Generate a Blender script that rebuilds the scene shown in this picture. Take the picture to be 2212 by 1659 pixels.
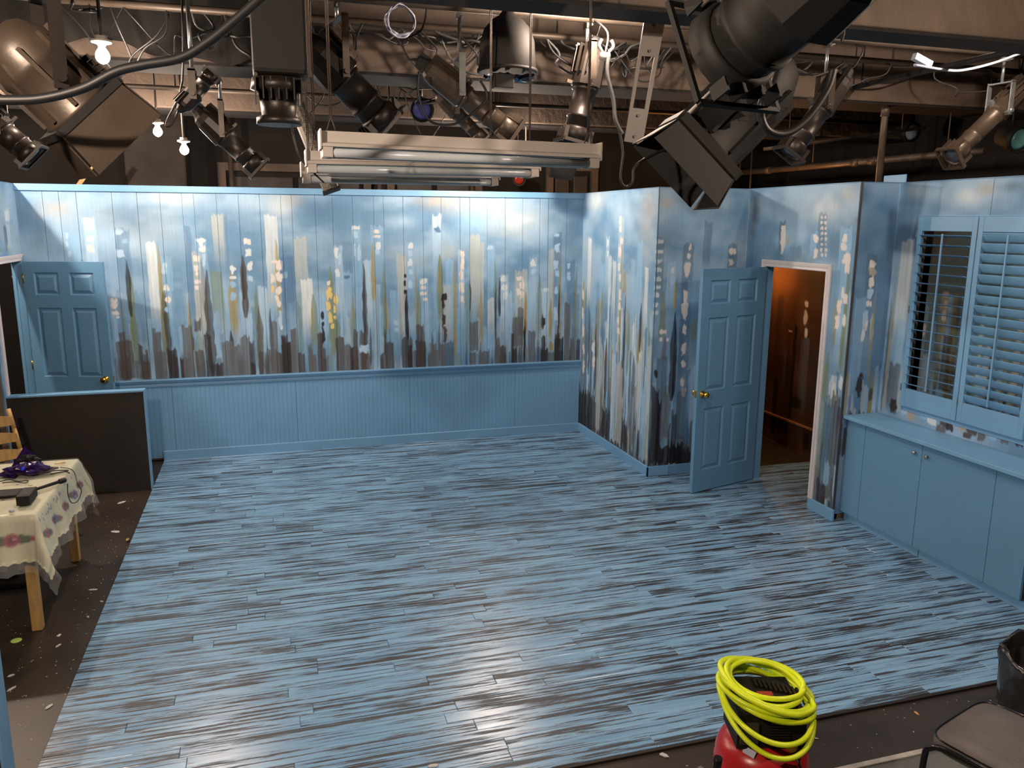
import bpy, bmesh, math, random
import numpy as np
from mathutils import Vector, Matrix

for o in list(bpy.data.objects): bpy.data.objects.remove(o)
sc = bpy.context.scene
COL = sc.collection
PI = math.pi

# ------------------------------------------------------------------ camera
W, H = 2212, 1659
F, YAW, PITCH, ROLL, HC = 1743.85, .2945, .1981, .0064, 2.4318
_f = np.array([math.sin(YAW)*math.cos(PITCH), math.cos(YAW)*math.cos(PITCH), -math.sin(PITCH)])
_r = np.array([math.cos(YAW), -math.sin(YAW), 0.0]); _u = np.cross(_r, _f)
_r, _u = math.cos(ROLL)*_r + math.sin(ROLL)*_u, -math.sin(ROLL)*_r + math.cos(ROLL)*_u
cam = bpy.data.cameras.new('camera'); camo = bpy.data.objects.new('camera', cam); COL.objects.link(camo)
cam.sensor_fit = 'HORIZONTAL'; cam.sensor_width = 36.0; cam.lens = F*36.0/W; cam.clip_start = .05
camo.matrix_world = Matrix(((_r[0], _u[0], -_f[0], 0), (_r[1], _u[1], -_f[1], 0), (_r[2], _u[2], -_f[2], HC), (0, 0, 0, 1)))
sc.camera = camo
C0 = np.array([0, 0, HC])
# where a sight line meets a vertical or level plane of the room
def ray(px, py): return _f + (px-W/2)/F*_r - (py-H/2)/F*_u
def atX(px, py, v): d = ray(px, py); return Vector(C0 + d*v/d[0])
def atY(px, py, v): d = ray(px, py); return Vector(C0 + d*v/d[1])
def atZ(px, py, v): d = ray(px, py); return Vector(C0 + d*(v-HC)/d[2])

# ------------------------------------------------------------------ world, exposure
wd = bpy.data.worlds.new('world'); sc.world = wd; wd.use_nodes = True
wd.node_tree.nodes['Background'].inputs[0].default_value = (.6, .5, .42, 1)
wd.node_tree.nodes['Background'].inputs[1].default_value = .05
sc.view_settings.view_transform = 'Standard'; sc.view_settings.look = 'None'
sc.view_settings.gamma = 1.0; sc.view_settings.use_curve_mapping = False
sc.view_settings.exposure = 1.1
LIGHT = (1.0, .77, .60)          # colour of the incandescent work bulbs
BULBS = [  # name, position, strength, label
    ('a', (-.81, 7.62, 3.157), 450, 'upper of two bare glowing bulbs over the left of the back wall'),
    ('b', (-.61, 7.6, 3.013), 360, 'lower of two bare glowing bulbs over the left of the back wall'),
    ('c', (2.2, 7.9, 3.06), 1050, 'bare glowing bulb hidden behind the upper fluorescent strip fixture'),
    ('d', (1.93, 4.5, 3.62), 1050, 'bare glowing bulb tucked behind the front ceiling beam'),
    ('e', (-1.2, 1.2, 3.2), 2900, 'bare glowing bulb over the seats left of the aisle'),
    ('h', (3.0, 1.7, 3.35), 1300, 'bare glowing bulb over the seats at the right'),
    ('i', (4.7, 4.3, 3.66), 420, 'bare glowing bulb behind the nearest beam at the right'),
    ('f', (-2.56, 7.6, 3.3), 1900, 'bare glowing bulb beyond the left set wall'),
    ('g', (-.775, 5.0, 3.285), 520, 'bare glowing bulb hanging above the cloth covered table'),
]

# ------------------------------------------------------------------ helpers
def lin(v):
    v /= 255.0
    return v/12.92 if v <= .04045 else ((v+.055)/1.055)**2.4
def c(r, g, b, k=.95):
    """paint colour that looks like this sRGB value under the warm bulbs"""
    return tuple(min(.92, lin(x)/l*k*.8) for x, l in zip((r, g, b), (1.0, .8, .66)))
MATS = {}
def mat(name, col, rough=.5, metal=0.0, var=.12, scale=6.0, bump=0.0, spec=.5, stretch=(1, 1, 1), emit=0, ecol=None, bscale=None):
    if name in MATS: return MATS[name]
    m = bpy.data.materials.new(name); m.use_nodes = True; nt = m.node_tree; N = nt.nodes; L = nt.links
    b = N['Principled BSDF']; b.inputs['Roughness'].default_value = rough; b.inputs['Metallic'].default_value = metal
    b.inputs['Specular IOR Level'].default_value = spec
    g = N.new('ShaderNodeNewGeometry'); mp = N.new('ShaderNodeMapping'); mp.inputs['Scale'].default_value = stretch
    L.new(g.outputs['Position'], mp.inputs['Vector'])
    n = N.new('ShaderNodeTexNoise'); n.inputs['Scale'].default_value = scale; n.inputs['Detail'].default_value = 5
    L.new(mp.outputs['Vector'], n.inputs['Vector'])
    r = N.new('ShaderNodeMapRange'); r.inputs['From Min'].default_value = .3; r.inputs['From Max'].default_value = .7
    L.new(n.outputs['Fac'], r.inputs['Value'])
    x = N.new('ShaderNodeMix'); x.data_type = 'RGBA'
    x.inputs['A'].default_value = (*[v*(1-var) for v in col], 1); x.inputs['B'].default_value = (*[min(1, v*(1+var)) for v in col], 1)
    L.new(r.outputs['Result'], x.inputs['Factor']); L.new(x.outputs['Result'], b.inputs['Base Color'])
    if bump:
        n2 = N.new('ShaderNodeTexNoise'); n2.inputs['Scale'].default_value = bscale or scale*6; n2.inputs['Detail'].default_value = 6
        L.new(mp.outputs['Vector'], n2.inputs['Vector'])
        bp = N.new('ShaderNodeBump'); bp.inputs['Strength'].default_value = bump; bp.inputs['Distance'].default_value = .02
        L.new(n2.outputs['Fac'], bp.inputs['Height']); L.new(bp.outputs['Normal'], b.inputs['Normal'])
    if emit:
        b.inputs['Emission Color'].default_value = (*(ecol or LIGHT), 1); b.inputs['Emission Strength'].default_value = emit
    MATS[name] = m; return m

def tag(o, label=None, cat=None, group=None, kind=None):
    if label: o['label'] = label
    if cat: o['category'] = cat
    if group: o['group'] = group
    if kind: o['kind'] = kind
    return o
def empty(name, loc=(0, 0, 0), label=None, cat=None, group=None, kind=None, rotz=0):
    o = bpy.data.objects.new(name, None); o.empty_display_size = .1; COL.objects.link(o)
    o.location = loc; o.rotation_euler = (0, 0, rotz)
    return tag(o, label, cat, group, kind)
def linkmesh(name, me, parent=None, loc=None, rot=None):
    o = bpy.data.objects.new(name, me); COL.objects.link(o)
    if parent: o.parent = parent
    if loc is not None: o.location = loc
    if rot is not None: o.rotation_mode = 'QUATERNION'; o.rotation_quaternion = rot
    return o
class MB:
    """collects shapes into one mesh"""
    def __init__(s): s.v = []; s.f = []; s.sm = []
    def add(s, vs, fs, smooth=False):
        b = len(s.v); s.v += [tuple(x) for x in vs]; s.f += [tuple(i+b for i in q) for q in fs]; s.sm += [smooth]*len(fs); return s
    def box(s, a, b, bev=0.0):
        x0, y0, z0 = [min(p, q) for p, q in zip(a, b)]; x1, y1, z1 = [max(p, q) for p, q in zip(a, b)]
        if bev <= 0:
            vs = [(x, y, z) for z in (z0, z1) for y in (y0, y1) for x in (x0, x1)]
            return s.add(vs, [(0, 2, 3, 1), (4, 5, 7, 6), (0, 1, 5, 4), (2, 6, 7, 3), (0, 4, 6, 2), (1, 3, 7, 5)])
        e = min(bev, (x1-x0)*.49, (y1-y0)*.49, (z1-z0)*.49)
        bm = bmesh.new(); bmesh.ops.create_cube(bm, size=1)
        for v in bm.verts: v.co = Vector(((x0+x1)/2+v.co.x*(x1-x0), (y0+y1)/2+v.co.y*(y1-y0), (z0+z1)/2+v.co.z*(z1-z0)))
        bmesh.ops.bevel(bm, geom=bm.edges[:], offset=e, segments=2, affect='EDGES', profile=.5)
        bm.verts.index_update()
        s.add([v.co[:] for v in bm.verts], [[v.index for v in f.verts] for f in bm.faces]); bm.free(); return s
    def obox(s, cen, ax, half):
        """box with its own axes"""
        X, Y, Z = [Vector(a).normalized()*h for a, h in zip(ax, half)]; cen = Vector(cen)
        vs = [cen+i*X+j*Y+k*Z for k in (-1, 1) for j in (-1, 1) for i in (-1, 1)]
        return s.add(vs, [(0, 2, 3, 1), (4, 5, 7, 6), (0, 1, 5, 4), (2, 6, 7, 3), (0, 4, 6, 2), (1, 3, 7, 5)])
    def lathe(s, prof, p=(0, 0, 0), ax=(0, 0, 1), n=20, smooth=True, squash=None):
        """prof = [(distance along axis, radius)]"""
        ax = Vector(ax).normalized(); t = ax.orthogonal().normalized() if abs(ax.z) > .999 or squash is None else ax.cross((0, 0, 1)).normalized()
        if abs(ax.z) > .999: t = Vector((1, 0, 0))
        w = ax.cross(t); p = Vector(p); vs = []; fs = []
        for d, r in prof:
            for i in range(n):
                a = 2*PI*i/n + (PI/n if n <= 8 else 0); vs.append(p+ax*d+t*(math.cos(a)*r)+w*(math.sin(a)*r))
        m = len(prof)
        for j in range(m-1):
            for i in range(n): k = (i+1) % n; fs.append((j*n+i, j*n+k, (j+1)*n+k, (j+1)*n+i))
        s.add(vs, fs, smooth)
        if prof[0][1] > 1e-4: s.f.append(tuple(len(s.v)-m*n+i for i in reversed(range(n)))); s.sm.append(False)
        if prof[-1][1] > 1e-4: s.f.append(tuple(len(s.v)-n+i for i in range(n))); s.sm.append(False)
        return s
    def cyl(s, a, b, r, r2=None, n=14):
        a = Vector(a); b = Vector(b); return s.lathe([(0, r), ((b-a).length, r if r2 is None else r2)], a, b-a, n)
    def tube(s, pts, r, n=8, closed=False, sub=0):
        P = [Vector(p) for p in pts]
        if sub: P = smooth_path(P, sub, closed)
        vs = []; fs = []; m = len(P); prev = None
        for i in range(m):
            d = (P[(i+1) % m]-P[i-1]) if closed else (P[min(i+1, m-1)]-P[max(i-1, 0)])
            d = d.normalized() if d.length > 1e-9 else Vector((0, 0, 1))
            if prev is None: t = d.orthogonal().normalized()
            else:
                t = prev-d*prev.dot(d); t = t.normalized() if t.length > 1e-6 else d.orthogonal().normalized()
            prev = t; w = d.cross(t)
            for k in range(n): a = 2*PI*k/n; vs.append(P[i]+t*(math.cos(a)*r)+w*(math.sin(a)*r))
        for i in range(m if closed else m-1):
            for k in range(n): fs.append((i*n+k, i*n+(k+1) % n, ((i+1) % m)*n+(k+1) % n, ((i+1) % m)*n+k))
        s.add(vs, fs, True)
        if not closed:
            s.f.append(tuple(len(s.v)-m*n+i for i in reversed(range(n)))); s.sm.append(False)
            s.f.append(tuple(len(s.v)-n+i for i in range(n))); s.sm.append(False)
        return s
    def prism(s, poly, a, b, ax='y'):
        """polygon in the plane across ax, swept from a to b"""
        n = len(poly)
        def pt(q, t): return {'x': (t, q[0], q[1]), 'y': (q[0], t, q[1]), 'z': (q[0], q[1], t)}[ax]
        vs = [pt(q, a) for q in poly]+[pt(q, b) for q in poly]
        return s.add(vs, [tuple(reversed(range(n))), tuple(range(n, 2*n))]+[(i, (i+1) % n, n+(i+1) % n, n+i) for i in range(n)])
    def mesh(s, name, m=None, org=(0, 0, 0)):
        me = bpy.data.meshes.new(name); org = Vector(org)
        me.from_pydata([tuple(Vector(v)-org) for v in s.v], [], s.f); me.validate()
        if len(me.polygons) == len(s.sm): me.polygons.foreach_set('use_smooth', s.sm)
        bm = bmesh.new(); bm.from_mesh(me); bmesh.ops.recalc_face_normals(bm, faces=bm.faces[:]); bm.to_mesh(me); bm.free()
        if m: me.materials.append(m)
        return me
    def build(s, name, m, parent=None, org=None, label=None, cat=None, group=None, kind=None):
        """mesh object; vertices given in room coordinates, origin at the parent's base"""
        if parent is not None and org is None: org = Vector(parent.location) if parent.parent is None else Vector((0, 0, 0))
        o = linkmesh(name, s.mesh(name, m, org or (0, 0, 0)), parent)
        if parent is None and org is not None: o.location = org
        return tag(o, label, cat, group, kind)
def part(parent, root, name, mb, m, label=None):
    """part of a thing, its mesh given in room coordinates; root = the top-level object"""
    off = Vector(root.location)
    o = linkmesh(name, mb.mesh(name, m, off), parent)
    return tag(o, label)
def smooth_path(P, sub, closed=False):
    out = []; n = len(P)
    for i in range(n if closed else n-1):
        p0, p1, p2, p3 = (P[(i-1) % n], P[i], P[(i+1) % n], P[(i+2) % n]) if closed else (P[max(i-1, 0)], P[i], P[i+1], P[min(i+2, n-1)])
        for k in range(sub):
            t = k/sub
            out.append(.5*((2*p1)+(p2-p0)*t+(2*p0-5*p1+4*p2-p3)*t*t+(-p0+3*p1-3*p2+p3)*t**3))
    if not closed: out.append(P[-1])
    return out
def copy_tree(o, parent=None):
    q = o.copy(); COL.objects.link(q)
    if parent: q.parent = parent
    for ch in list(o.children): copy_tree(ch, q)
    return q

# ------------------------------------------------------------------ materials
BLUE = c(124, 164, 190)
m_blue = mat('blue_paint', BLUE, .45, var=.05, scale=3)
m_bluedoor = mat('blue_door_paint', c(105, 143, 167), .4, var=.04, scale=3)
m_trimw = mat('white_trim_paint', c(225, 205, 195), .45, var=.05)
m_black = mat('black_paint', c(52, 44, 40), .6, var=.25, scale=5, bump=.05)
m_bface = mat('dark_board_face', c(38, 28, 23), .55, var=.2, scale=4)
m_core = mat('raw_flat_wood', c(120, 95, 75), .7, var=.2)
m_conc = mat('painted_concrete', c(98, 76, 60), .75, var=.3, scale=2.5, bump=.35, bscale=22)
m_dark = mat('black_ceiling_paint', c(21, 14, 11), .85, var=.3, scale=3)
m_steel = mat('grey_pipe_steel', c(84, 66, 52), .5, .3, var=.3, scale=9)
m_rig = mat('black_fixture_metal', c(42, 31, 24), .42, .2, var=.15, scale=10, bump=.04)
m_rig2 = mat('worn_fixture_metal', c(80, 62, 48), .4, .3, var=.15, scale=10, bump=.04)
m_rigd = mat('matt_black_fixture', c(13, 9, 7), .7, var=.2)
m_cable = mat('black_cable_rubber', c(24, 21, 20), .5, var=.2)
m_cablew = mat('pale_cable', c(190, 180, 185), .5, var=.1)
m_cableg = mat('grey_cable', c(74, 68, 63), .5, var=.2)
m_fluor = mat('white_enamel', c(196, 172, 152), .35, var=.06)
m_tube = mat('glass_tube_white', c(205, 195, 185), .2, var=.03)
m_zinc = mat('galvanised_steel', c(175, 165, 155), .3, .7, var=.2, scale=12)
m_brass = mat('polished_brass', (.75, .42, .06), .2, 1.0, var=.1)
m_wood = mat('golden_pine', c(196, 146, 84), .45, var=.2, scale=8, stretch=(6, 6, 1))
m_floorb = mat('black_floor_paint', c(56, 43, 34), .42, var=.3, scale=3, bump=.05)

# ------------------------------------------------------------------ painted mural walls
def mural_material():
    m = bpy.data.materials.new('mural_paint'); m.use_nodes = True; nt = m.node_tree; N = nt.nodes; L = nt.links
    b = N['Principled BSDF']; b.inputs['Roughness'].default_value = .5; b.inputs['Specular IOR Level'].default_value = .35
    a = N.new('ShaderNodeAttribute'); a.attribute_name = 'paint'
    g = N.new('ShaderNodeNewGeometry'); mp = N.new('ShaderNodeMapping'); mp.inputs['Scale'].default_value = (60, 60, 3)
    L.new(g.outputs['Position'], mp.inputs['Vector'])
    n = N.new('ShaderNodeTexNoise'); n.inputs['Scale'].default_value = 1.6; n.inputs['Detail'].default_value = 4; L.new(mp.outputs['Vector'], n.inputs['Vector'])
    r = N.new('ShaderNodeMapRange'); r.inputs['From Min'].default_value = .25; r.inputs['From Max'].default_value = .75
    r.inputs['To Min'].default_value = .93; r.inputs['To Max'].default_value = 1.07; L.new(n.outputs['Fac'], r.inputs['Value'])
    x = N.new('ShaderNodeVectorMath'); x.operation = 'SCALE'; L.new(a.outputs['Color'], x.inputs[0]); L.new(r.outputs['Result'], x.inputs['Scale'])
    L.new(x.outputs['Vector'], b.inputs['Base Color'])
    bp = N.new('ShaderNodeBump'); bp.inputs['Strength'].default_value = .08; bp.inputs['Distance'].default_value = .01
    L.new(n.outputs['Fac'], bp.inputs['Height']); L.new(bp.outputs['Normal'], b.inputs['Normal'])
    return m
m_mural = mural_material()
PAL = {k: np.array(c(*v)) for k, v in dict(W=(226, 222, 212), w=(186, 204, 214), l=(152, 186, 208), d=(92, 126, 156), p=(240, 218, 200), o=(196, 165, 80),
       g=(142, 152, 116), G=(128, 150, 146), b=(192, 188, 174), y=(122, 118, 116), k=(64, 52, 48), n=(98, 84, 76), x=(30, 24, 24), t=(186, 166, 142),
       s=(104, 130, 146), B=(122, 157, 182), S=(84, 116, 138), Y=(240, 200, 120), h=(80, 76, 78), r=(150, 92, 52), R=(104, 66, 44)).items()}
for k in 'nkyhgos': PAL[k] = PAL[k]*.72
for k in 'Bd': PAL[k] = PAL[k]*.88
rng = np.random.default_rng(7)
def vnoise(nv, nu, sv, su):
    """smooth random field, cells of sv x su samples"""
    a = rng.random((int(nv/sv)+3, int(nu/su)+3))
    y = np.arange(nv)/sv; x = np.arange(nu)/su; yi = y.astype(int); xi = x.astype(int); fy = (y-yi)[:, None]; fx = (x-xi)[None]
    fy = fy*fy*(3-2*fy); fx = fx*fx*(3-2*fx)
    return (a[yi][:, xi]*(1-fy)*(1-fx)+a[yi+1][:, xi]*fy*(1-fx)+a[yi][:, xi+1]*(1-fy)*fx+a[yi+1][:, xi+1]*fy*fx)
class Canvas:
    def __init__(s, kind, const, u0, u1, v0, v1, du=.006, dv=.010):
        s.kind = kind; s.const = const
        s.U = np.arange(u0, u1+du*.5, du); s.V = np.arange(v0, v1+dv*.5, dv); s.U[-1] = u1; s.V[-1] = v1
        nu, nv = len(s.U), len(s.V); s.img = np.zeros((nv, nu, 3)); s.T = (0, 0, 1)
        n = .55*vnoise(nv, nu, .28/dv, .45/du)+.3*vnoise(nv, nu, .13/dv, .2/du)+.15*vnoise(nv, nu, .05/dv, .09/du)
        n2 = .6*vnoise(nv, nu, .4/dv, .6/du)+.4*vnoise(nv, nu, .15/dv, .25/du)
        k = np.clip((n-.35)/.3, 0, 1)[..., None]; s.img[:] = PAL['B']*(1-k)+(PAL['B']*.45+PAL['w']*.55)*k
        k = np.clip((n2-.58)/.2, 0, 1)[..., None]*.35; s.img[:] = s.img*(1-k)+PAL['S']*k
        k = np.clip((.40-n2)/.2, 0, 1)[..., None]*.3; s.img[:] = s.img*(1-k)+PAL['b']*k
    def uv(s, cx, cy):
        px, py = s.T[0]+cx/s.T[2], s.T[1]+cy/s.T[2]
        p = atY(px, py, s.const) if s.kind == 'Y' else atX(px, py, s.const)
        return (p.x if s.kind == 'Y' else p.y), p.z
    def mix(s, i0, i1, j0, j1, al, col):
        al = np.clip(al, 0, 1)[..., None]; q = s.img[j0:j1, i0:i1]; s.img[j0:j1, i0:i1] = q*(1-al)+col*al
    def rng(s, ua, ub, va, vb):
        return (max(0, np.searchsorted(s.U, ua)-1), min(len(s.U), np.searchsorted(s.U, ub)+1), max(0, np.searchsorted(s.V, va)-1), min(len(s.V), np.searchsorted(s.V, vb)+1))
    def st(s, x0, x1, yt, yb, col, a=.9, fade=0., spike=False, rag=.02):
        """one vertical brush stroke"""
        ua, vt = s.uv(x0, yt); ub, _ = s.uv(x1, yt); _, vb = s.uv((x0+x1)/2, yb); ua, ub = min(ua, ub), max(ua, ub)
        s.stuv(ua, ub, vb, vt, PAL[col], a, fade, spike, rag)
    def stuv(s, ua, ub, vb, vt, col, a=.9, fade=0., spike=False, rag=.02):
        i0, i1, j0, j1 = s.rng(ua-.01, ub+.01, vb-.02, vt+.03)
        if i1-i0 < 1 or j1-j0 < 1: return
        U = s.U[i0:i1][None]; V = s.V[j0:j1][:, None]; n = i1-i0
        top = vt+(vnoise(1, n, 1, 3)-.5)*rag*2; bot = vb+(vnoise(1, n, 1, 3)-.5)*rag*1.5
        um = (ua+ub)/2; hw = np.maximum((ub-ua)/2, .002)
        t = np.clip((vt-V)/max(vt-vb, 1e-3), 0, 1)
        if spike: hw = hw*.85*(.14+.86*np.clip(np.minimum(t*3.2, (1-t)*5+.3), 0, 1))*(.8+.4*vnoise(j1-j0, 1, 9, 1))
        wob = (vnoise(j1-j0, 1, 12, 1)-.5)*.01
        au = np.clip((hw-np.abs(U-um-wob))/.005+.6, 0, 1)
        av = np.clip((top-V)/.012+.5, 0, 1)*np.clip((V-bot)/.012+.5, 0, 1)
        streak = .8+.3*vnoise(1, n, 1, 2)+.15*(vnoise(j1-j0, n, 14, 2)-.5)
        al = a*au*av*streak
        if fade: al = al*np.clip((1-t)/fade, 0, 1)
        s.mix(i0, i1, j0, j1, al, col*(1+(vnoise(j1-j0, n, 20, 3)-.5)*.18)[..., None])
    def dab(s, x, y, w, h, col='p', a=.95):
        u, v = s.uv(x, y); ru = abs(s.uv(x+w/2, y)[0]-u)+1e-4; rv = abs(s.uv(x, y+h/2)[1]-v)+1e-4
        i0, i1, j0, j1 = s.rng(u-ru*1.5, u+ru*1.5, v-rv*1.5, v+rv*1.5)
        if i1-i0 < 1 or j1-j0 < 1: return
        U = s.U[i0:i1][None]; V = s.V[j0:j1][:, None]
        d = np.maximum(np.abs(U-u)/ru, np.abs(V-v)/rv)*.5+.5*np.hypot((U-u)/ru, (V-v)/rv)
        d = d+(vnoise(j1-j0, i1-i0, 3, 3)-.5)*.7
        s.mix(i0, i1, j0, j1, a*np.clip((1.05-d)/.22, 0, 1), PAL[col])
    def wins(s, x0, x1, yt, yb, n, col='p', a=.9, cols=1):
        for i in range(n):
            y = yt+(yb-yt)*(i+.5)/n
            for k in range(cols):
                w = (x1-x0)/cols; s.dab(x0+w*(k+.5)+rng.uniform(-.1, .1)*w, y, w*rng.uniform(.6, .9), (yb-yt)/n*rng.uniform(.45, .8), col, a*rng.uniform(.7, 1))
    def blob(s, x, y, rx, ry, col, a=.5):
        u, v = s.uv(x, y); ru = abs(s.uv(x+rx, y)[0]-u)+1e-4; rv = abs(s.uv(x, y+ry)[1]-v)+1e-4
        i0, i1, j0, j1 = s.rng(u-ru*2.2, u+ru*2.2, v-rv*2.2, v+rv*2.2)
        if i1-i0 < 1 or j1-j0 < 1: return
        U = s.U[i0:i1][None]; V = s.V[j0:j1][:, None]
        g = np.exp(-((U-u)/ru)**2-((V-v)/rv)**2)*(.6+.8*vnoise(j1-j0, i1-i0, 9, 14))
        s.mix(i0, i1, j0, j1, a*g, PAL[col])
    def strips(s, ua, ub, va, vb, seed, density=1.0):
        """the dense vertical brush strips low on the side walls"""
        R = random.Random(seed); u = ua
        while u < ub:
            w = R.uniform(.018, .05); t = R.uniform(.0, .4)
            vt = vb-(vb-va)*t; bot = va+(vb-va)*R.choice([0, 0, .15, .3, .45])
            s.stuv(u, u+w, bot, vt, PAL[R.choice('wwlllbGgosydlW')], R.uniform(.6, .9), .25, False, .05); u += w*R.uniform(.6, 1.1)/density
        u = ua
        while u < ub:
            w = R.uniform(.015, .04); vt = va+(vb-va)*R.uniform(.15, .55)
            s.stuv(u, u+w, va-.05, vt, PAL[R.choice('ynyhksGb')], R.uniform(.6, .95), 0, R.random() < .3, .05); u += w*R.uniform(.7, 1.6)/density
        u = ua
        while u < ub:
            w = R.uniform(.02, .06); vt = va+(vb-va)*R.uniform(.03, .25)
            s.stuv(u, u+w, va-.05, vt, PAL[R.choice('kkxnh')], R.uniform(.6, .95), 0, False, .05); u += w*R.uniform(.8, 2.0)
    def panel(s, name, ua, ub, va, vb, parent, face, th=.012):
        i = np.where((s.U > ua+1e-4) & (s.U < ub-1e-4))[0]; j = np.where((s.V > va+1e-4) & (s.V < vb-1e-4))[0]
        U = np.concatenate(([ua], s.U[i], [ub])); V = np.concatenate(([va], s.V[j], [vb]))
        ii = np.clip(np.searchsorted(s.U, U), 0, len(s.U)-1); jj = np.clip(np.searchsorted(s.V, V), 0, len(s.V)-1)
        col = s.img[jj][:, ii]; nu, nv = len(U), len(V)
        G = np.zeros((nv, nu, 3)); G[..., 2] = V[:, None]
        a, b = (0, 1) if s.kind == 'Y' else (1, 0)
        G[..., a] = U[None]; G[..., b] = s.const
        vs = G.reshape(-1, 3); cs = col.reshape(-1, 3)
        idx = np.arange(nu*nv).reshape(nv, nu)
        q = np.stack([idx[:-1, :-1], idx[:-1, 1:], idx[1:, 1:], idx[1:, :-1]], -1).reshape(-1, 4)
        ring = np.concatenate([idx[0, :], idx[1:, -1], idx[-1, -2::-1], idx[-2:0:-1, 0]]); m = len(ring)
        bk = vs[ring].copy(); bk[:, b] += -face*th
        vs = np.concatenate([vs, bk]); cs = np.concatenate([cs, cs[ring]*.6])
        k = np.arange(m); k2 = (k+1) % m; base = nu*nv
        q = np.concatenate([q, np.stack([ring[k], ring[k2], base+k2, base+k], -1)])
        me = bpy.data.meshes.new(name); me.vertices.add(len(vs)); me.vertices.foreach_set('co', vs.astype(np.float32).ravel())
        me.loops.add(q.size); me.loops.foreach_set('vertex_index', q.astype(np.int32).ravel())
        me.polygons.add(len(q)); me.polygons.foreach_set('loop_start', np.arange(0, q.size, 4, dtype=np.int32)); me.update(calc_edges=True); me.validate()
        at = me.attributes.new('paint', 'FLOAT_COLOR', 'POINT'); at.data.foreach_set('color', np.concatenate([cs, np.ones((len(cs), 1))], 1).astype(np.float32).ravel())
        me.materials.append(m_mural)
        return linkmesh(name, me, parent)

XL, XR, YB, HW = -2.2, 3.475, 8.716, 2.755       # set: left wall, right wall, back wall, height
YC1, XD, YC3, XWIN = 6.87, 4.43, 5.36, 4.8       # alcove wall, door wall, its end, window wall
XST, YF = -1.105, 3.06                            # left and front edge of the planked stage

def structure(name, mb, m, label, cat='wall'): return mb.build(name, m, None, None, label, cat, None, 'structure')

# building shell
structure('floor', MB().box((-6, -4, -.2), (8, 11, -.014)), m_floorb, 'black painted floor of the theatre around the stage', 'floor')
structure('ceiling', MB().box((-6, -4, 4.15), (8, 11, 4.3)), m_dark, 'black ceiling slab above the lighting grid', 'ceiling')
structure('wall_rear', MB().box((-6, 10.4, -.1), (8, 10.6, 4.2)), m_dark, 'dark rear wall of the building behind the set')
structure('wall_outer_left', MB().box((-5.2, -4, -.1), (-5, 10.5, 4.2)), m_dark, 'dark outer wall of the building on the left')
structure('wall_outer_right', MB().box((7.3, -4, -.1), (7.5, 10.5, 4.2)), m_dark, 'dark outer wall of the building on the right')
structure('wall_front', MB().box((-6, -3.4, -.1), (8, -3.2, 4.2)), m_dark, 'dark wall behind the audience seats')

# ---- back wall
wb = structure('wall_back', MB().box((XL-.05, YB+.012, 0), (XR+.04, YB+.06, HW-.005)), m_core, 'back wall of the set with a painted city skyline above blue wainscot')
cv = Canvas('Y', YB, XL, XR, .80, 2.72)
RF = random.Random(17)
for i in range(170):
    x = RF.uniform(-1.5, XR); w = RF.uniform(.012, .05); zt = RF.uniform(1.05, 1.75); cv.stuv(x, x+w, RF.uniform(.8, 1.1), zt, PAL[RF.choice('llllwwwdssbG')], RF.uniform(.25, .6), .5, False, .03)
for i in range(110):
    x = RF.uniform(-1.5, XR); w = RF.uniform(.015, .06); cv.stuv(x, x+w, .8, RF.uniform(.9, 1.12), PAL[RF.choice('yyynhkG')], RF.uniform(.4, .8), 0, False, .02)
cv.T = (0, 400, 3.456)      # crop of the left half
for a in [(400, 180, 160, 90, 't', .45), (1250, 95, 220, 60, 'W', .55), (1850, 120, 140, 70, 'w', .6), (2150, 110, 110, 60, 't', .5), (1000, 230, 260, 110, 'd', .4), (900, 620, 220, 120, 'd', .35),
          (1750, 300, 200, 100, 'd', .3), (800, 400, 140, 70, 'w', .5), (300, 420, 150, 120, 's', .4), (1350, 520, 160, 200, 'B', .5), (1000, 440, 120, 60, 'w', .4), (1900, 640, 160, 120, 'B', .5)]: cv.blob(*a)
for a in [(480, 590, 350, 900, 'l', .6, .5), (615, 705, 240, 900, 'w', .8, .5), (855, 960, 330, 900, 'd', .55, .5), (1085, 1160, 430, 1150, 'W', .85, .5), (1200, 1280, 540, 1100, 'l', .55, .5),
          (1375, 1420, 310, 1100, 'd', .6, .4), (1430, 1512, 500, 1330, 'b', .8, .4), (1455, 1540, 395, 800, 'l', .6, .5), (1580, 1672, 222, 620, 'b', .7, .6), (1660, 1690, 222, 900, 'd', .4, .5),
          (1570, 1660, 640, 1150, 'g', .65, .5), (1715, 1772, 600, 1100, 'd', .5, .5), (1970, 2065, 222, 980, 'W', .75, .55), (2095, 2192, 535, 1200, 'd', .65, .5), (1925, 1990, 760, 1320, 'w', .8, .4),
          (1280, 1370, 780, 1300, 'B', .7, .4), (1545, 1640, 950, 1380, 'l', .5, .4), (1820, 1880, 960, 1250, 'w', .6, .5), (2010, 2080, 900, 1300, 'l', .5, .4), (985, 1080, 800, 1250, 'B', .6, .4),
          (1100, 1200, 1000, 1300, 'l', .6, .3), (1330, 1400, 1050, 1300, 'l', .5, .3), (2150, 2212, 880, 1300, 'l', .5, .3), (600, 640, 560, 900, 'd', .3, .4)]: cv.st(*a)
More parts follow.
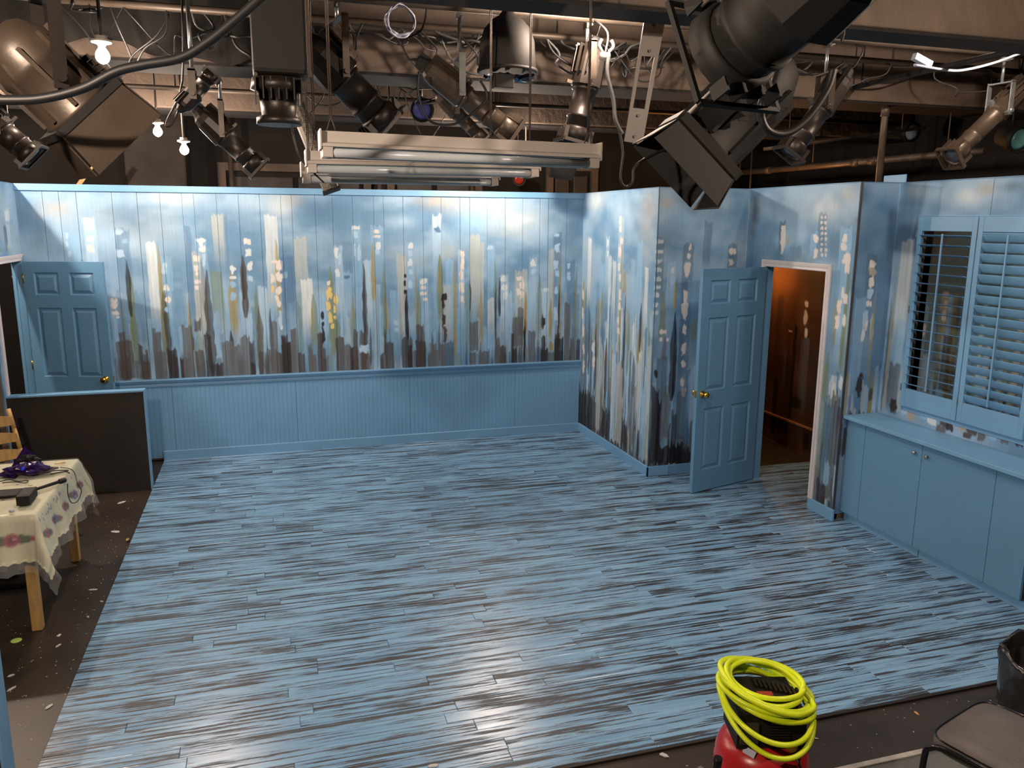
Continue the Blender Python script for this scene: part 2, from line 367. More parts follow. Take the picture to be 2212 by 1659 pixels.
for a in [(1158, 1202, 440, 1420, 'o', .8, .3), (1180, 1245, 800, 1430, 'g', .6, .2), (938, 988, 620, 1350, 'g', .75, .3), (950, 1010, 900, 1400, 'g', .7, .2), (895, 920, 840, 1250, 'g', .6, .3),
          (1392, 1415, 840, 1400, 'o', .75, .3), (1690, 1755, 640, 1180, 'o', .8, .3), (2040, 2078, 400, 1130, 'o', .8, .3), (1885, 1935, 740, 1420, 'g', .8, .2), (1440, 1520, 1080, 1430, 'g', .45, 0), (1525, 1545, 690, 1200, 'o', .5, .3)]: cv.st(*a, spike=True)
for a in [(922, 962, 560, 985, 'x', .85, 0), (1210, 1250, 800, 1420, 'k', .75, 0), (1505, 1575, 640, 1420, 'k', .85, 0), (1425, 1445, 1110, 1240, 'x', .9, 0), (1705, 1740, 1080, 1335, 'k', .9, 0),
          (1780, 1838, 520, 1000, 'n', .9, 0), (1795, 1825, 600, 860, 'k', .7, 0), (1905, 1955, 900, 1420, 'n', .8, 0), (2000, 2030, 930, 1400, 'k', .8, 0), (1480, 1530, 560, 1000, 'n', .4, .3), (1195, 1235, 790, 1050, 'n', .6, .3)]: cv.st(*a, spike=True)
for a in [(865, 985, 1170, 'n'), (885, 930, 1100, 'n'), (995, 1040, 1300, 'y'), (1030, 1060, 1190, 'k'), (1060, 1118, 1322, 'n'), (1083, 1100, 1230, 'n'), (1135, 1200, 1110, 'y'), (1135, 1160, 1060, 'y'),
          (1150, 1240, 1250, 'y'), (1245, 1320, 1222, 'k'), (1290, 1325, 1270, 'k'), (1342, 1406, 1295, 'k'), (1353, 1432, 1050, 'y'), (1455, 1520, 1240, 'n'), (1448, 1498, 1005, 'n'), (1525, 1575, 1110, 'k'),
          (1580, 1665, 1335, 'k'), (1655, 1742, 1165, 'y'), (1735, 1800, 1195, 'y'), (1790, 1862, 1130, 'y'), (1862, 1900, 1170, 'h'), (1870, 1905, 1330, 'k'), (1928, 1958, 1250, 'n'), (1990, 2070, 1225, 'y'),
          (2020, 2065, 1020, 'y'), (2100, 2172, 1180, 'k'), (2100, 2130, 1120, 'k'), (2165, 2212, 1075, 'y'), (1590, 1612, 1185, 'y'), (2060, 2110, 1250, 'n')]:
    cv.st(a[0], a[1], a[2], 1450 if a[2] != 1005 and a[2] != 1185 else a[2]+90, a[3], .88)
for a in [(655, 265, 70, 40, 'p'), (665, 310, 70, 50, 'p'), (675, 400, 55, 40, 'p'), (680, 475, 55, 50, 'p'), (500, 378, 25, 40, 'w'), (500, 440, 25, 50, 'w'), (520, 520, 25, 50, 'w'), (890, 352, 55, 45, 'w'), (930, 420, 40, 40, 'l'), (900, 505, 60, 65, 'w'),
          (855, 885, 55, 75, 'p'), (860, 955, 60, 30, 'p'), (880, 985, 25, 18, 'p'), (1225, 600, 40, 45, 'w'), (1225, 640, 35, 60, 'w'), (1242, 765, 50, 45, 'W'), (1255, 855, 50, 55, 'p'), (1250, 930, 35, 50, 'l'),
          (1465, 550, 50, 45, 'p'), (1465, 620, 40, 50, 'p'), (1470, 665, 25, 30, 'p'), (1475, 725, 50, 30, 'p'), (1470, 765, 30, 30, 'p'), (1498, 410, 65, 30, 'W'), (1500, 430, 35, 60, 'W'), (1510, 480, 45, 50, 'W'), (1522, 580, 25, 60, 'w'), (1525, 540, 20, 70, 'w'),
          (1742, 620, 45, 35, 'W'), (1735, 645, 20, 50, 'W'), (1740, 690, 45, 20, 'W'), (1740, 745, 40, 50, 'l'), (1742, 830, 40, 70, 'l'), (1847, 420, 48, 45, 'p'), (1855, 505, 45, 55, 'W'), (1866, 600, 42, 65, 'W'), (1870, 700, 38, 50, 'w'),
          (2035, 700, 30, 65, 'p'), (2085, 600, 45, 80, 'p'), (2050, 570, 60, 18, 'p'), (2080, 685, 40, 50, 'p'), (2083, 785, 45, 60, 'p'), (2068, 850, 30, 55, 'p'), (2085, 890, 30, 30, 'p'), (2095, 990, 20, 110, 'w'), (2035, 770, 25, 60, 'Y'), (2100, 1060, 22, 50, 'W'), (2130, 670, 40, 50, 'w')]: cv.dab(*a)
cv.T = (600, 400, 3.253)    # crop of the right half
for a in [(1150, 110, 170, 50, 't', .75), (1230, 190, 120, 40, 't', .3), (1700, 250, 190, 100, 'W', .55), (1850, 330, 120, 60, 'w', .5), (850, 260, 110, 50, 'w', .6), (30, 160, 90, 90, 'W', .5), (300, 180, 160, 90, 'd', .45), (520, 170, 120, 70, 'd', .3),
          (800, 620, 150, 150, 'B', .6), (1350, 480, 110, 80, 'd', .3), (1200, 480, 60, 60, 'b', .5), (550, 350, 200, 90, 'B', .5), (1350, 260, 110, 80, 'l', .6), (900, 430, 130, 90, 'w', .35), (2080, 380, 80, 160, 's', .5)]: cv.blob(*a)
for a in [(110, 202, 370, 830, 'b', .75, .5), (15, 108, 500, 1000, 'd', .65, .4), (160, 242, 665, 1120, 'W', .8, .5), (390, 452, 430, 950, 'w', .6, .4), (455, 522, 610, 1000, 'l', .55, .4), (520, 585, 285, 900, 'l', .65, .4),
          (650, 748, 285, 700, 'l', .65, .4), (600, 662, 525, 1150, 'w', .85, .5), (835, 902, 490, 1130, 'b', .8, .4), (903, 958, 410, 900, 'l', .6, .4), (995, 1058, 660, 1150, 'l', .7, .4), (1086, 1153, 208, 560, 'w', .8, .2),
          (1090, 1150, 520, 1100, 'l', .5, .4), (1178, 1242, 520, 1150, 'l', .65, .4), (1268, 1313, 460, 1000, 'w', .65, .4), (1310, 1362, 720, 1210, 'G', .8, .2), (1348, 1418, 350, 1000, 'b', .8, .4), (1412, 1448, 400, 980, 'b', .75, .4),
          (1472, 1522, 425, 900, 'l', .65, .4), (1560, 1622, 630, 1150, 'w', .6, .4), (1475, 1525, 800, 1080, 'W', .6, .5), (1668, 1756, 598, 1200, 'b', .75, .35), (1768, 1822, 515, 950, 'w', .5, .4), (1852, 1908, 730, 1150, 'w', .8, .4),
          (1938, 1996, 335, 950, 's', .55, .4), (1903, 1942, 455, 1000, 'b', .7, .4), (2030, 2092, 530, 1000, 'd', .55, .4), (1135, 1212, 700, 1140, 'b', .65, .3), (265, 335, 755, 1150, 'l', .6, .3), (545, 600, 720, 1150, 'l', .6, .3),
          (670, 720, 690, 1250, 'w', .5, .3), (790, 855, 750, 1250, 'l', .6, .3), (1060, 1110, 780, 1250, 'l', .4, .3), (2050, 2120, 760, 1150, 's', .5, .3), (120, 170, 760, 1250, 'G', .5, .2), (1620, 1680, 820, 1180, 'l', .5, .3), (1240, 1320, 860, 1240, 'l', .5, .3), (1440, 1530, 1000, 1240, 'l', .5, .2)]: cv.st(*a)
for a in [(222, 280, 760, 1170, 'g', .7, .2), (228, 246, 820, 1050, 'o', .8, .3), (338, 402, 575, 1200, 'g', .85, .2), (360, 435, 900, 1220, 'g', .8, .2), (648, 682, 400, 830, 'o', .9, .1), (732, 758, 540, 1120, 'g', .9, .1), (755, 772, 780, 1040, 'o', .7, .2), (958, 975, 560, 1060, 'o', .6, .2),
          (970, 1008, 740, 1060, 'g', .7, .2), (1112, 1168, 485, 1000, 'g', .85, .2), (1120, 1140, 560, 780, 'o', .5, .2), (1226, 1252, 530, 1235, 'o', .9, 0), (1410, 1448, 740, 1160, 'o', .7, .2), (1515, 1538, 520, 900, 'g', .6, .2), (1735, 1754, 735, 1060, 'o', .9, .1), (1818, 1862, 630, 1100, 'g', .6, .2),
          (1982, 1998, 470, 1180, 'o', .7, .1), (2088, 2108, 570, 1130, 'g', .8, .1), (1905, 1930, 800, 1100, 'o', .8, .2), (512, 545, 770, 1150, 'g', .7, .2), (512, 524, 830, 1020, 'o', .7, .2), (1655, 1675, 880, 1120, 'o', .7, .2), (850, 870, 850, 1100, 'o', .4, .2)]: cv.st(*a, spike=True)
for a in [(586, 622, 560, 1230, 'k', .85, 0), (892, 918, 740, 1120, 'x', .9, 0), (1345, 1358, 650, 890, 'k', .9, 0), (1525, 1540, 690, 1240, 'x', .85, 0), (1553, 1570, 635, 930, 'k', .9, 0), (1728, 1744, 930, 1245, 'x', .95, 0), (1972, 1984, 690, 1160, 'x', .9, 0),
          (742, 758, 1000, 1200, 'k', .8, 0), (640, 656, 1000, 1260, 'k', .85, 0), (1848, 1872, 905, 1010, 'k', .85, 0), (1128, 1142, 960, 1230, 'h', .8, 0), (1078, 1094, 1040, 1230, 'h', .7, 0)]: cv.st(*a, spike=True)
for a in [(25, 70, 1060, 'k'), (50, 88, 1110, 'k'), (88, 122, 1015, 'y'), (145, 192, 1180, 'n'), (215, 272, 1200, 'y'), (212, 240, 1120, 'y'), (275, 312, 1035, 'n'), (300, 335, 1150, 'n'), (405, 467, 1070, 'n'), (460, 510, 1120, 'y'), (478, 528, 1190, 'y'), (505, 555, 1140, 'k'), (530, 562, 1020, 'n'),
          (575, 622, 1030, 'n'), (595, 642, 1180, 'n'), (720, 760, 1185, 'n'), (752, 812, 1100, 'n'), (872, 945, 1075, 'n'), (908, 946, 1120, 'k'), (970, 1040, 1090, 'x'), (975, 1028, 985, 'n'), (1060, 1130, 1170, 'y'), (1075, 1115, 1120, 'y'), (1130, 1178, 1110, 'y'), (1348, 1392, 1175, 'y'), (1408, 1485, 1165, 'y'),
          (1350, 1410, 960, 'y'), (1535, 1605, 1130, 'n'), (1525, 1560, 1080, 'y'), (1688, 1728, 858, 'y'), (1650, 1725, 930, 'y'), (1645, 1680, 1140, 'k'), (1640, 1660, 1050, 'k'), (1762, 1812, 1030, 'y'), (1850, 1902, 1150, 'k'), (1852, 1880, 1060, 'k'), (1942, 2006, 1075, 'x'), (1948, 1980, 1040, 'k'), (2018, 2056, 832, 'y'), (2060, 2095, 1090, 'y'), (2098, 2125, 1080, 'h'), (1900, 1940, 1180, 'y'), (1240, 1290, 1190, 'G'), (1180, 1240, 1100, 's')]:
    cv.st(a[0], a[1], a[2], 1330 if a[2] not in (858, 930, 960) else a[2]+200, a[3], .88)
for a in [(893, 635, 22, 30, 'x'), (893, 692, 16, 45, 'x'), (897, 748, 22, 30, 'x'), (312, 915, 26, 55, 'x'), (316, 975, 18, 30, 'x'), (320, 1050, 24, 120, 'x'), (1168, 785, 40, 50, 'x'), (1162, 840, 22, 60, 'k'), (1168, 950, 26, 90, 'k'), (1175, 1050, 26, 130, 'n'),
          (355, 690, 28, 30, 'p'), (360, 760, 45, 90, 'Y'), (355, 850, 35, 60, 'Y'), (370, 930, 30, 80, 'Y'), (408, 800, 30, 70, 'Y'), (402, 870, 24, 50, 'Y'), (402, 930, 24, 22, 'Y'), (385, 990, 22, 35, 'Y'), (695, 325, 50, 28, 'p'), (700, 360, 50, 22, 'p'), (710, 420, 36, 60, 'W'), (705, 470, 34, 40, 'w'),
          (548, 300, 50, 28, 'W'), (545, 345, 40, 50, 'w'), (570, 470, 24, 120, 'w'), (540, 450, 18, 90, 'w'), (410, 470, 30, 80, 'W'), (435, 520, 20, 90, 'w'), (420, 620, 34, 60, 'W'), (935, 425, 36, 40, 'W'), (930, 480, 36, 50, 'w'), (930, 545, 30, 55, 'W'), (935, 610, 28, 30, 'w'), (930, 700, 30, 60, 'w'),
          (1025, 675, 55, 40, 'W'), (1025, 720, 46, 28, 'p'), (1025, 760, 46, 24, 'p'), (1035, 800, 36, 28, 'p'), (1105, 260, 26, 80, 'W'), (1138, 240, 20, 60, 'W'), (1125, 315, 44, 40, 'd'), (1292, 480, 38, 40, 'p'), (1298, 550, 28, 90, 'p'), (1290, 640, 30, 80, 'p'), (1292, 720, 36, 80, 'p'), (1296, 800, 26, 60, 'p'),
          (1495, 440, 44, 28, 'w'), (1585, 660, 44, 50, 'W'), (1590, 720, 44, 50, 'W'), (1600, 780, 30, 60, 'W'), (1590, 880, 36, 70, 'w'), (1700, 655, 44, 28, 'p'), (1715, 700, 34, 60, 'p'), (1690, 750, 26, 60, 'p'), (1715, 770, 26, 60, 'p'), (1795, 545, 40, 50, 'W'), (1795, 610, 34, 40, 'w'),
          (1962, 350, 40, 28, 'w'), (1962, 440, 40, 60, 'w'), (1955, 560, 34, 60, 'w'), (1962, 620, 28, 50, 'w'), (1955, 740, 24, 60, 'w'), (2045, 570, 22, 50, 'w'), (2045, 640, 26, 60, 'w'), (1885, 735, 40, 22, 'W'), (1920, 1130, 26, 60, 'o'), (1955, 920, 30, 60, 'w'), (8, 565, 36, 60, 'p'), (12, 650, 36, 70, 'p'), (10, 740, 34, 45, 'p'), (8, 835, 28, 45, 'p'), (15, 960, 22, 80, 'w'), (830, 965, 36, 40, 'w'), (835, 1015, 30, 30, 'w'), (490, 645, 44, 26, 'd'), (610, 1150, 60, 60, 'w'), (1870, 960, 22, 60, 'k'), (1950, 880, 22, 40, 'w')]: cv.dab(*a)
GRV = [-2.2, -1.976, -1.838, -1.69, -1.382, -1.162, -.956, -.756, -.648, -.438, -.23, -.028, .177, .283, .516, .69, .896, 1.114, 1.217, 1.425, 1.636, 1.835, 2.041, 2.151, 2.346, 2.554, 2.754, 2.956, 3.055, 3.273, 3.475]
for a, b in zip(GRV[:-1], GRV[1:]): cv.panel('wall_board', a+.0013, b-.0013, .82, 2.715, wb, -1)
# top trim, chair rail, wainscot, baseboard
t = MB().box((XL, YB-.018, 2.692), (XR, YB+.005, HW), .004); structure('trim_1', t, m_blue, 'plain blue board along the top of the back wall', 'trim')
pr = [(0, 0), (0, .085), (-.045, .085), (-.047, .072), (-.035, .066), (-.03, .05), (-.014, .034), (-.018, .012), (-.014, 0)]
t = MB().prism([(YB+.004+a, .765+b) for a, b in pr], XL, XR, 'x'); structure('trim_2', t, m_blue, 'moulded blue chair rail along the back wall', 'trim')
u = XL
for k, u1 in enumerate([-.98, .24, 1.46, 2.68, XR]):
    g = []; n = int(round((u1-u)/.0445)); w = (u1-u-.002)/n
    for i in range(n): x = u+i*w; g += [(x, YB-.0), (x+.002, YB-.0025), (x+w-.002, YB-.0025)]
    g += [(u1-.002, YB), (u1-.002, YB+.01), (u, YB+.01)]
    mb = MB(); nn = len(g); mb.add([(x, y, .02) for x, y in g]+[(x, y, .78) for x, y in g], [(i, (i+1) % nn, nn+(i+1) % nn, nn+i) for i in range(nn)])
    mb.build('wainscot_panel', m_blue, wb); u = u1
def baseboard(name, a, b, n, label):
    """board on the floor along the wall line a-b, standing proud towards n"""
    a, b, n = Vector((*a, 0)), Vector((*b, 0)), Vector((*n, 0)); mb = MB()
    p = [a, b, b+n*.016, a+n*.016]; q = [a, b, b+n*.010, a+n*.010]
    z0, z1, z2 = 0, .09, .097
    vs = [(*v.xy, z0) for v in p]+[(*v.xy, z1) for v in p]+[(*v.xy, z2) for v in q]
    mb.add(vs, [(3, 2, 1, 0)]+[(4*k+i, 4*k+(i+1) % 4, 4*k+4+(i+1) % 4, 4*k+4+i) for k in (0, 1) for i in range(4)]+[(8, 9, 10, 11)])
    return structure(name, mb, m_blue, label, 'baseboard')
baseboard('baseboard_back', (XST, YB-.006), (XR-.016, YB-.006), (0, -1), 'blue baseboard under the wainscot of the back wall')
baseboard('baseboard_right', (XR, YB-.022), (XR, YC1-.016), (-1, 0), 'blue baseboard of the narrow mural wall beside the back wall')
baseboard('baseboard_alcove', (XR-.016, YC1), (XD, YC1), (0, -1), 'blue baseboard behind the open door')
baseboard('baseboard_door_wall', (XD, 5.665), (XD, YC3-.03), (-1, 0), 'short blue baseboard right of the doorway')

# ---- right wall next to the back wall
TC = (1220, 380, 3.456); TD = (1200, 740, 3.352)
w1 = structure('wall_right', MB().box((XR+.012, YC1+.012, 0), (XR+.05, YB+.06, HW-.004)), m_core, 'narrow mural wall running forward from the right end of the back wall')
cv = Canvas('X', XR, YC1, YB, .05, HW, .007, .010); cv.T = TC
for a in [(230, 190, 60, 80, 'W', .7), (420, 270, 80, 90, 'w', .6), (640, 230, 60, 120, 't', .6), (600, 400, 70, 120, 't', .35), (330, 330, 60, 80, 'B', .6), (640, 500, 50, 100, 'b', .4)]: cv.blob(*a)
cv.strips(YC1, YB, .05, 1.75, 3)
cv.strips(YC1, YB, .05, 1.25, 5)
for a in [(405, 446, 300, 1250, 'w', .6, .4), (176, 202, 462, 1000, 'W', .8, .4), (310, 335, 460, 1000, 'w', .7, .4), (545, 586, 490, 1150, 'l', .8, .4), (500, 532, 620, 1100, 'l', .7, .4), (600, 627, 670, 1200, 'W', .7, .4), (328, 352, 600, 1000, 'W', .7, .4), (360, 386, 630, 1100, 'W', .7, .4), (262, 302, 650, 1000, 'l', .6, .4), (195, 236, 840, 1250, 'l', .6, .4)]: cv.st(*a)
for a in [(275, 290, 850, 1150, 'o', .8, .1), (424, 442, 440, 1400, 'o', .7, .1), (134, 152, 770, 1000, 'o', .8, .1), (440, 462, 700, 900, 'o', .7, .2), (180, 196, 985, 1500, 'n', .85, 0), (224, 246, 1100, 1600, 'n', .85, 0), (443, 465, 880, 1660, 'k', .85, 0), (563, 582, 930, 1330, 'k', .85, 0), (470, 490, 1000, 1500, 'g', .8, 0), (545, 560, 1100, 1400, 'o', .8, 0), (300, 325, 1200, 1660, 'n', .85, 0), (505, 530, 1340, 1660, 'y', .85, 0), (645, 655, 1260, 1500, 'o', .7, 0)]: cv.st(*a, spike=True)
for a in [(415, 330, 22, 70, 'p'), (416, 390, 22, 60, 'p'), (423, 480, 26, 60, 'p'), (412, 560, 20, 100, 'p'), (404, 680, 18, 60, 'p'), (412, 760, 16, 60, 'p'), (412, 890, 18, 90, 'p'), (408, 970, 20, 60, 'p'), (398, 1080, 14, 60, 'p'), (400, 1160, 22, 50, 'p'), (320, 500, 18, 60, 'W'), (322, 580, 14, 50, 'W'), (138, 890, 14, 90, 'p'), (134, 1020, 12, 90, 'p'), (138, 1160, 16, 90, 'p'), (140, 1290, 14, 80, 'p'), (140, 1420, 16, 90, 'p'), (212, 1280, 26, 100, 'W'), (215, 1390, 20, 100, 'p'), (510, 1200, 12, 200, 'W')]: cv.dab(*a)
cv.T = TD
for a in [(165, 270, 330, 700, 'x', .85), (265, 300, 400, 700, 'n', .8), (335, 395, 480, 700, 'k', .85), (480, 520, 560, 760, 'k', .8), (590, 630, 650, 830, 'k', .8), (410, 440, 100, 720, 'w', .8), (440, 490, 150, 750, 'b', .7), (620, 660, 300, 860, 'l', .7), (665, 700, 0, 860, 'b', .6), (545, 585, 300, 760, 'y', .7), (300, 335, 100, 650, 'b', .6)]: cv.st(*a, rag=.05)
cv.panel('mural_panel', YC1-.001, YB-.001, .06, HW, w1, -1)

# ---- alcove wall behind the open door
w2 = structure('wall_alcove', MB().box((XR+.012, YC1+.012, 0), (XD+.05, YC1+.05, HW-.004)), m_core, 'mural wall facing the seats behind the open door')
cv = Canvas('Y', YC1, XR, XD, .05, HW, .006, .010); cv.T = TC
for a in [(760, 200, 60, 40, 't', .7), (1180, 190, 90, 60, 'w', .6), (900, 330, 150, 60, 'l', .5), (1100, 600, 150, 60, 's', .25), (1000, 420, 200, 90, 'w', .5), (1330, 560, 60, 100, 't', .3)]: cv.blob(*a)
for k in range(1): cv.strips(XR, XD, .05, 1.1, 11)
for a in [(650, 745, 470, 1060, 's', .5, .3), (765, 832, 645, 1000, 'w', .6, .5), (885, 966, 510, 1700, 's', .55, .2), (1045, 1102, 340, 700, 's', .6, .2), (1222, 1288, 510, 900, 's', .6, .3), (920, 1010, 775, 1000, 'l', .5, .3), (690, 768, 1350, 1700, 's', .8, .2)]: cv.st(*a)
for a in [(713, 765, 860, 1250, 'g', .85, .2), (818, 840, 780, 1030, 'o', .8, .2), (945, 985, 1060, 1250, 'g', .8, .2), (798, 850, 1030, 1680, 'x', .9, 0), (730, 765, 1200, 1400, 'y', .7, .2), (855, 900, 1100, 1500, 's', .6, .2)]: cv.st(*a, spike=True)
for i, y in enumerate((490, 565, 640, 700, 770, 830, 890, 965, 1025)): cv.dab(705-i*4, y, 60, 34, 'W', .85)
for a in [(935, 535, 22, 50, 'p'), (925, 600, 26, 50, 'p'), (915, 700, 46, 130, 'p'), (900, 900, 34, 90, 'p'), (897, 1000, 52, 130, 'p'), (892, 1150, 32, 70, 'p'), (888, 1290, 34, 90, 'p'), (884, 1410, 38, 60, 'p'), (880, 1540, 30, 60, 'p'), (885, 1620, 34, 70, 'p'), (1253, 560, 56, 50, 'p'), (1240, 645, 34, 60, 'p'), (735, 1165, 52, 40, 'p'), (718, 1225, 22, 30, 'p'), (765, 1222, 18, 26, 'p'), (805, 700, 26, 60, 'W'), (800, 780, 34, 100, 'w'), (680, 1480, 26, 60, 'k')]: cv.dab(*a)
cv.T = TD
for a in [(700, 750, 330, 880, 'k', .85), (740, 770, 420, 880, 'x', .9), (750, 915, 745, 880, 'x', .95), (915, 985, 780, 880, 'x', .85), (770, 835, 340, 700, 'y', .7), (840, 880, 500, 760, 'h', .8), (880, 940, 350, 720, 'h', .6)]: cv.st(*a, rag=.05)
cv.panel('mural_panel', XR-.001, XD, .06, HW, w2, -1)

# ---- wall with the doorway
DY0, DY1, DZ = 5.665, 6.535, 2.045      # clear opening
w3 = empty('wall_doorway', (XD, YC3, 0), 'mural wall with the white framed doorway', 'wall', None, 'structure')
for k, (a, b, z0, z1) in enumerate([(YC3, DY0, 0, HW), (DY1, YC1+.05, 0, HW), (DY0, DY1, DZ, HW)]):
    part(w3, w3, 'flat_core', MB().box((XD+.012, a+.012 if k == 0 else a, z0), (XD+.06, b, z1-.004)), m_core)
cv = Canvas('X', XD, YC3, YC1, .05, HW, .007, .010); cv.T = TC
for a in [(1420, 300, 40, 200, 'h', .55), (1450, 600, 50, 200, 'd', .5), (1950, 250, 150, 100, 'W', .6), (1650, 480, 80, 60, 'w', .6), (1750, 420, 90, 90, 'w', .5), (2120, 140, 60, 60, 'b', .7), (1750, 650, 120, 60, 's', .5), (2000, 520, 90, 90, 's', .4), (1600, 250, 90, 90, 's', .4)]: cv.blob(*a)
cv.strips(YC3, DY0, .05, 1.3, 23)
for a in [(1608, 1650, 340, 620, 's', .8, .3), (1650, 1692, 400, 640, 'l', .6, .3), (1840, 1900, 425, 620, 'l', .7, .3), (1900, 1962, 280, 640, 's', .6, .3), (2060, 2150, 390, 1500, 'l', .7, .3), (1985, 2060, 700, 1500, 'B', .8, .3), (1730, 1770, 530, 640, 's', .5, .3)]: cv.st(*a)
for a in [(2085, 2150, 900, 1550, 'G', .8, .2), (2120, 2150, 540, 1500, 'g', .85, .1), (2015, 2050, 900, 1310, 'o', .6, .2), (1950, 1990, 1300, 1700, 'g', .7, 0)]: cv.st(*a, spike=True)
for a in [(1630, 395, 32, 50, 'p'), (1630, 470, 36, 130, 'p'), (1625, 540, 26, 60, 'p'), (1620, 575, 24, 30, 'w'), (1668, 480, 18, 60, 't'), (1873, 470, 40, 60, 'p'), (1872, 580, 32, 70, 'p'), (2090, 465, 34, 60, 'p'), (2085, 530, 40, 70, 'p'), (2100, 620, 56, 90, 'p'), (2110, 680, 34, 90, 'p'), (2075, 870, 20, 90, 'p'), (2095, 920, 36, 70, 'p'), (2050, 980, 34, 130, 'p'), (2035, 1090, 40, 110, 'p'), (2085, 1090, 26, 110, 'p'), (2010, 1590, 30, 100, 'p'), (2060, 1540, 26, 100, 'W'), (2025, 1650, 30, 60, 'p')]: cv.dab(*a)
cv.wins(1905, 1960, 290, 610, 8, 'p', .85, 2)
cv.T = TD
for a in [(1935, 1975, 150, 1000, 'g', .7), (1985, 2040, 250, 450, 'W', .7), (1960, 2010, 400, 1130, 's', .7), (1890, 1960, 1000, 1170, 'k', .8), (2010, 2070, 350, 1150, 'n', .75), (1950, 1990, 850, 1050, 'l', .7), (2085, 2150, 300, 500, 'x', .9), (2040, 2080, 500, 900, 'h', .7)]: cv.st(*a, rag=.05)
cv.panel('mural_panel', YC3, DY0-.02, .06, HW, w3, -1); cv.panel('mural_panel', DY0-.02, DY1+.02, DZ+.02, HW, w3, -1); cv.panel('mural_panel', DY1+.02, YC1, .06, HW, w3, -1)
for o in w3.children: o.matrix_parent_inverse = Matrix.Identity(4); 
for o in [q for q in w3.children if q.name.startswith('mural')]: o.location = (-XD, -YC3, 0)
# pale side of the flat
part(w3, w3, 'flat_edge', MB().box((XD+.001, YC3-.006, 0), (XD+.02, YC3+.012, HW)), mat('dark_edge_paint', c(70, 62, 60), .6))

# ---- short return and window wall
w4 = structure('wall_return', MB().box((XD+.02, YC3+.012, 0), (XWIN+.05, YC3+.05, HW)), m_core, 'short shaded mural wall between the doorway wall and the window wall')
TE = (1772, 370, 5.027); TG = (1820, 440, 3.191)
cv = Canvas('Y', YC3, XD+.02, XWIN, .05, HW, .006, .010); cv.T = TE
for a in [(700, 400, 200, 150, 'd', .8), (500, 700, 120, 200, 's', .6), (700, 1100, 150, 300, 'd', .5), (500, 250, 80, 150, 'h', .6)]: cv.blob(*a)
cv.img[:] = cv.img*.5+PAL['d']*.42  # whole panel darkened: partly deep blue paint, partly its shade put into the colour
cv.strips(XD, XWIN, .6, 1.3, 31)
cv.T = TG
for a in [(175, 245, 345, 700, 's', .7, .3), (95, 170, 640, 1400, 'l', .5, .3), (240, 330, 600, 1400, 'd', .6, .3)]: cv.st(*a)
for a in [(205, 420, 46, 60, 'p'), (205, 470, 56, 60, 't'), (200, 540, 40, 70, 'p'), (190, 620, 46, 70, 'w'), (180, 690, 40, 46, 'p'), (155, 800, 34, 120, 'w'), (140, 910, 24, 110, 'W'), (200, 860, 26, 160, 'b'), (165, 840, 16, 80, 'p'), (115, 1250, 44, 160, 'k'), (195, 1310, 26, 110, 'n')]: cv.dab(*a)
for a in [(222, 240, 600, 1250, 'o', .6, 0)]: cv.st(*a, spike=True)
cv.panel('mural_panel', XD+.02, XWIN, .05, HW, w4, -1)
WY0, WY1, WZ0, WZ1 = 3.99, 5.10, 1.035, 2.485     # window opening in the wall
YE = 3.2
w5 = empty('wall_window', (XWIN, YE, 0), 'mural wall with the louvred window shutters above the cabinet', 'wall', None, 'structure')
for a, b, z0, z1 in [(YE, WY0, 0, HW), (WY1, YC3+.01, 0, HW), (WY0, WY1, 0, WZ0), (WY0, WY1, WZ1, HW)]:
    part(w5, w5, 'flat_core', MB().box((XWIN+.012, a, z0), (XWIN+.06, b, z1-.004)), m_core)
cv = Canvas('X', XWIN, YE, YC3, .7, HW, .007, .010); cv.T = TE
for a in [(1200, 250, 250, 100, 'w', .7), (1600, 280, 150, 90, 'W', .6), (1800, 180, 100, 80, 't', .6), (2050, 160, 150, 60, 's', .6), (1000, 450, 80, 100, 'l', .7), (1050, 200, 120, 70, 'W', .4)]: cv.blob(*a)
cv.T = TG
for a in [(412, 500, 255, 1000, 'W', .85, .4), (385, 440, 800, 1450, 'l', .5, .2), (325, 400, 1100, 1450, 'n', .7, .2), (400, 425, 1150, 1450, 'b', .7, 0)]: cv.st(*a)
for a in [(350, 378, 550, 1450, 'o', .6, 0), (335, 350, 640, 1450, 'x', .6, 0)]: cv.st(*a, spike=True)
for a in [(430, 1400, 50, 90, 'w'), (470, 1440, 60, 90, 't'), (560, 1450, 50, 80, 'l'), (610, 1490, 70, 70, 'W'), (700, 1500, 60, 90, 'n'), (740, 1540, 60, 60, 'k'), (820, 1530, 70, 80, 't'), (900, 1560, 90, 80, 'n'), (960, 1600, 60, 80, 'y'), (1040, 1600, 60, 60, 'l'), (1120, 1620, 70, 80, 'y'), (1205, 1630, 80, 90, 'k'), (350, 1390, 50, 100, 'k'), (680, 1560, 80, 60, 'y'), (860, 1600, 80, 40, 'n')]: cv.dab(*a)
YJ = 4.49
for a, b, z0, z1 in [(WY1, YC3, .8, HW), (YJ+.001, WY1, WZ1, HW), (WY0, YJ-.001, WZ1, HW), (WY0, WY1, .8, WZ0), (YE, WY0, .8, HW)]: cv.panel('mural_panel', a, b, z0, z1, w5, -1)
for o in [q for q in w5.children if q.name.startswith('mural')]: o.location = (-XWIN, -YE, 0)

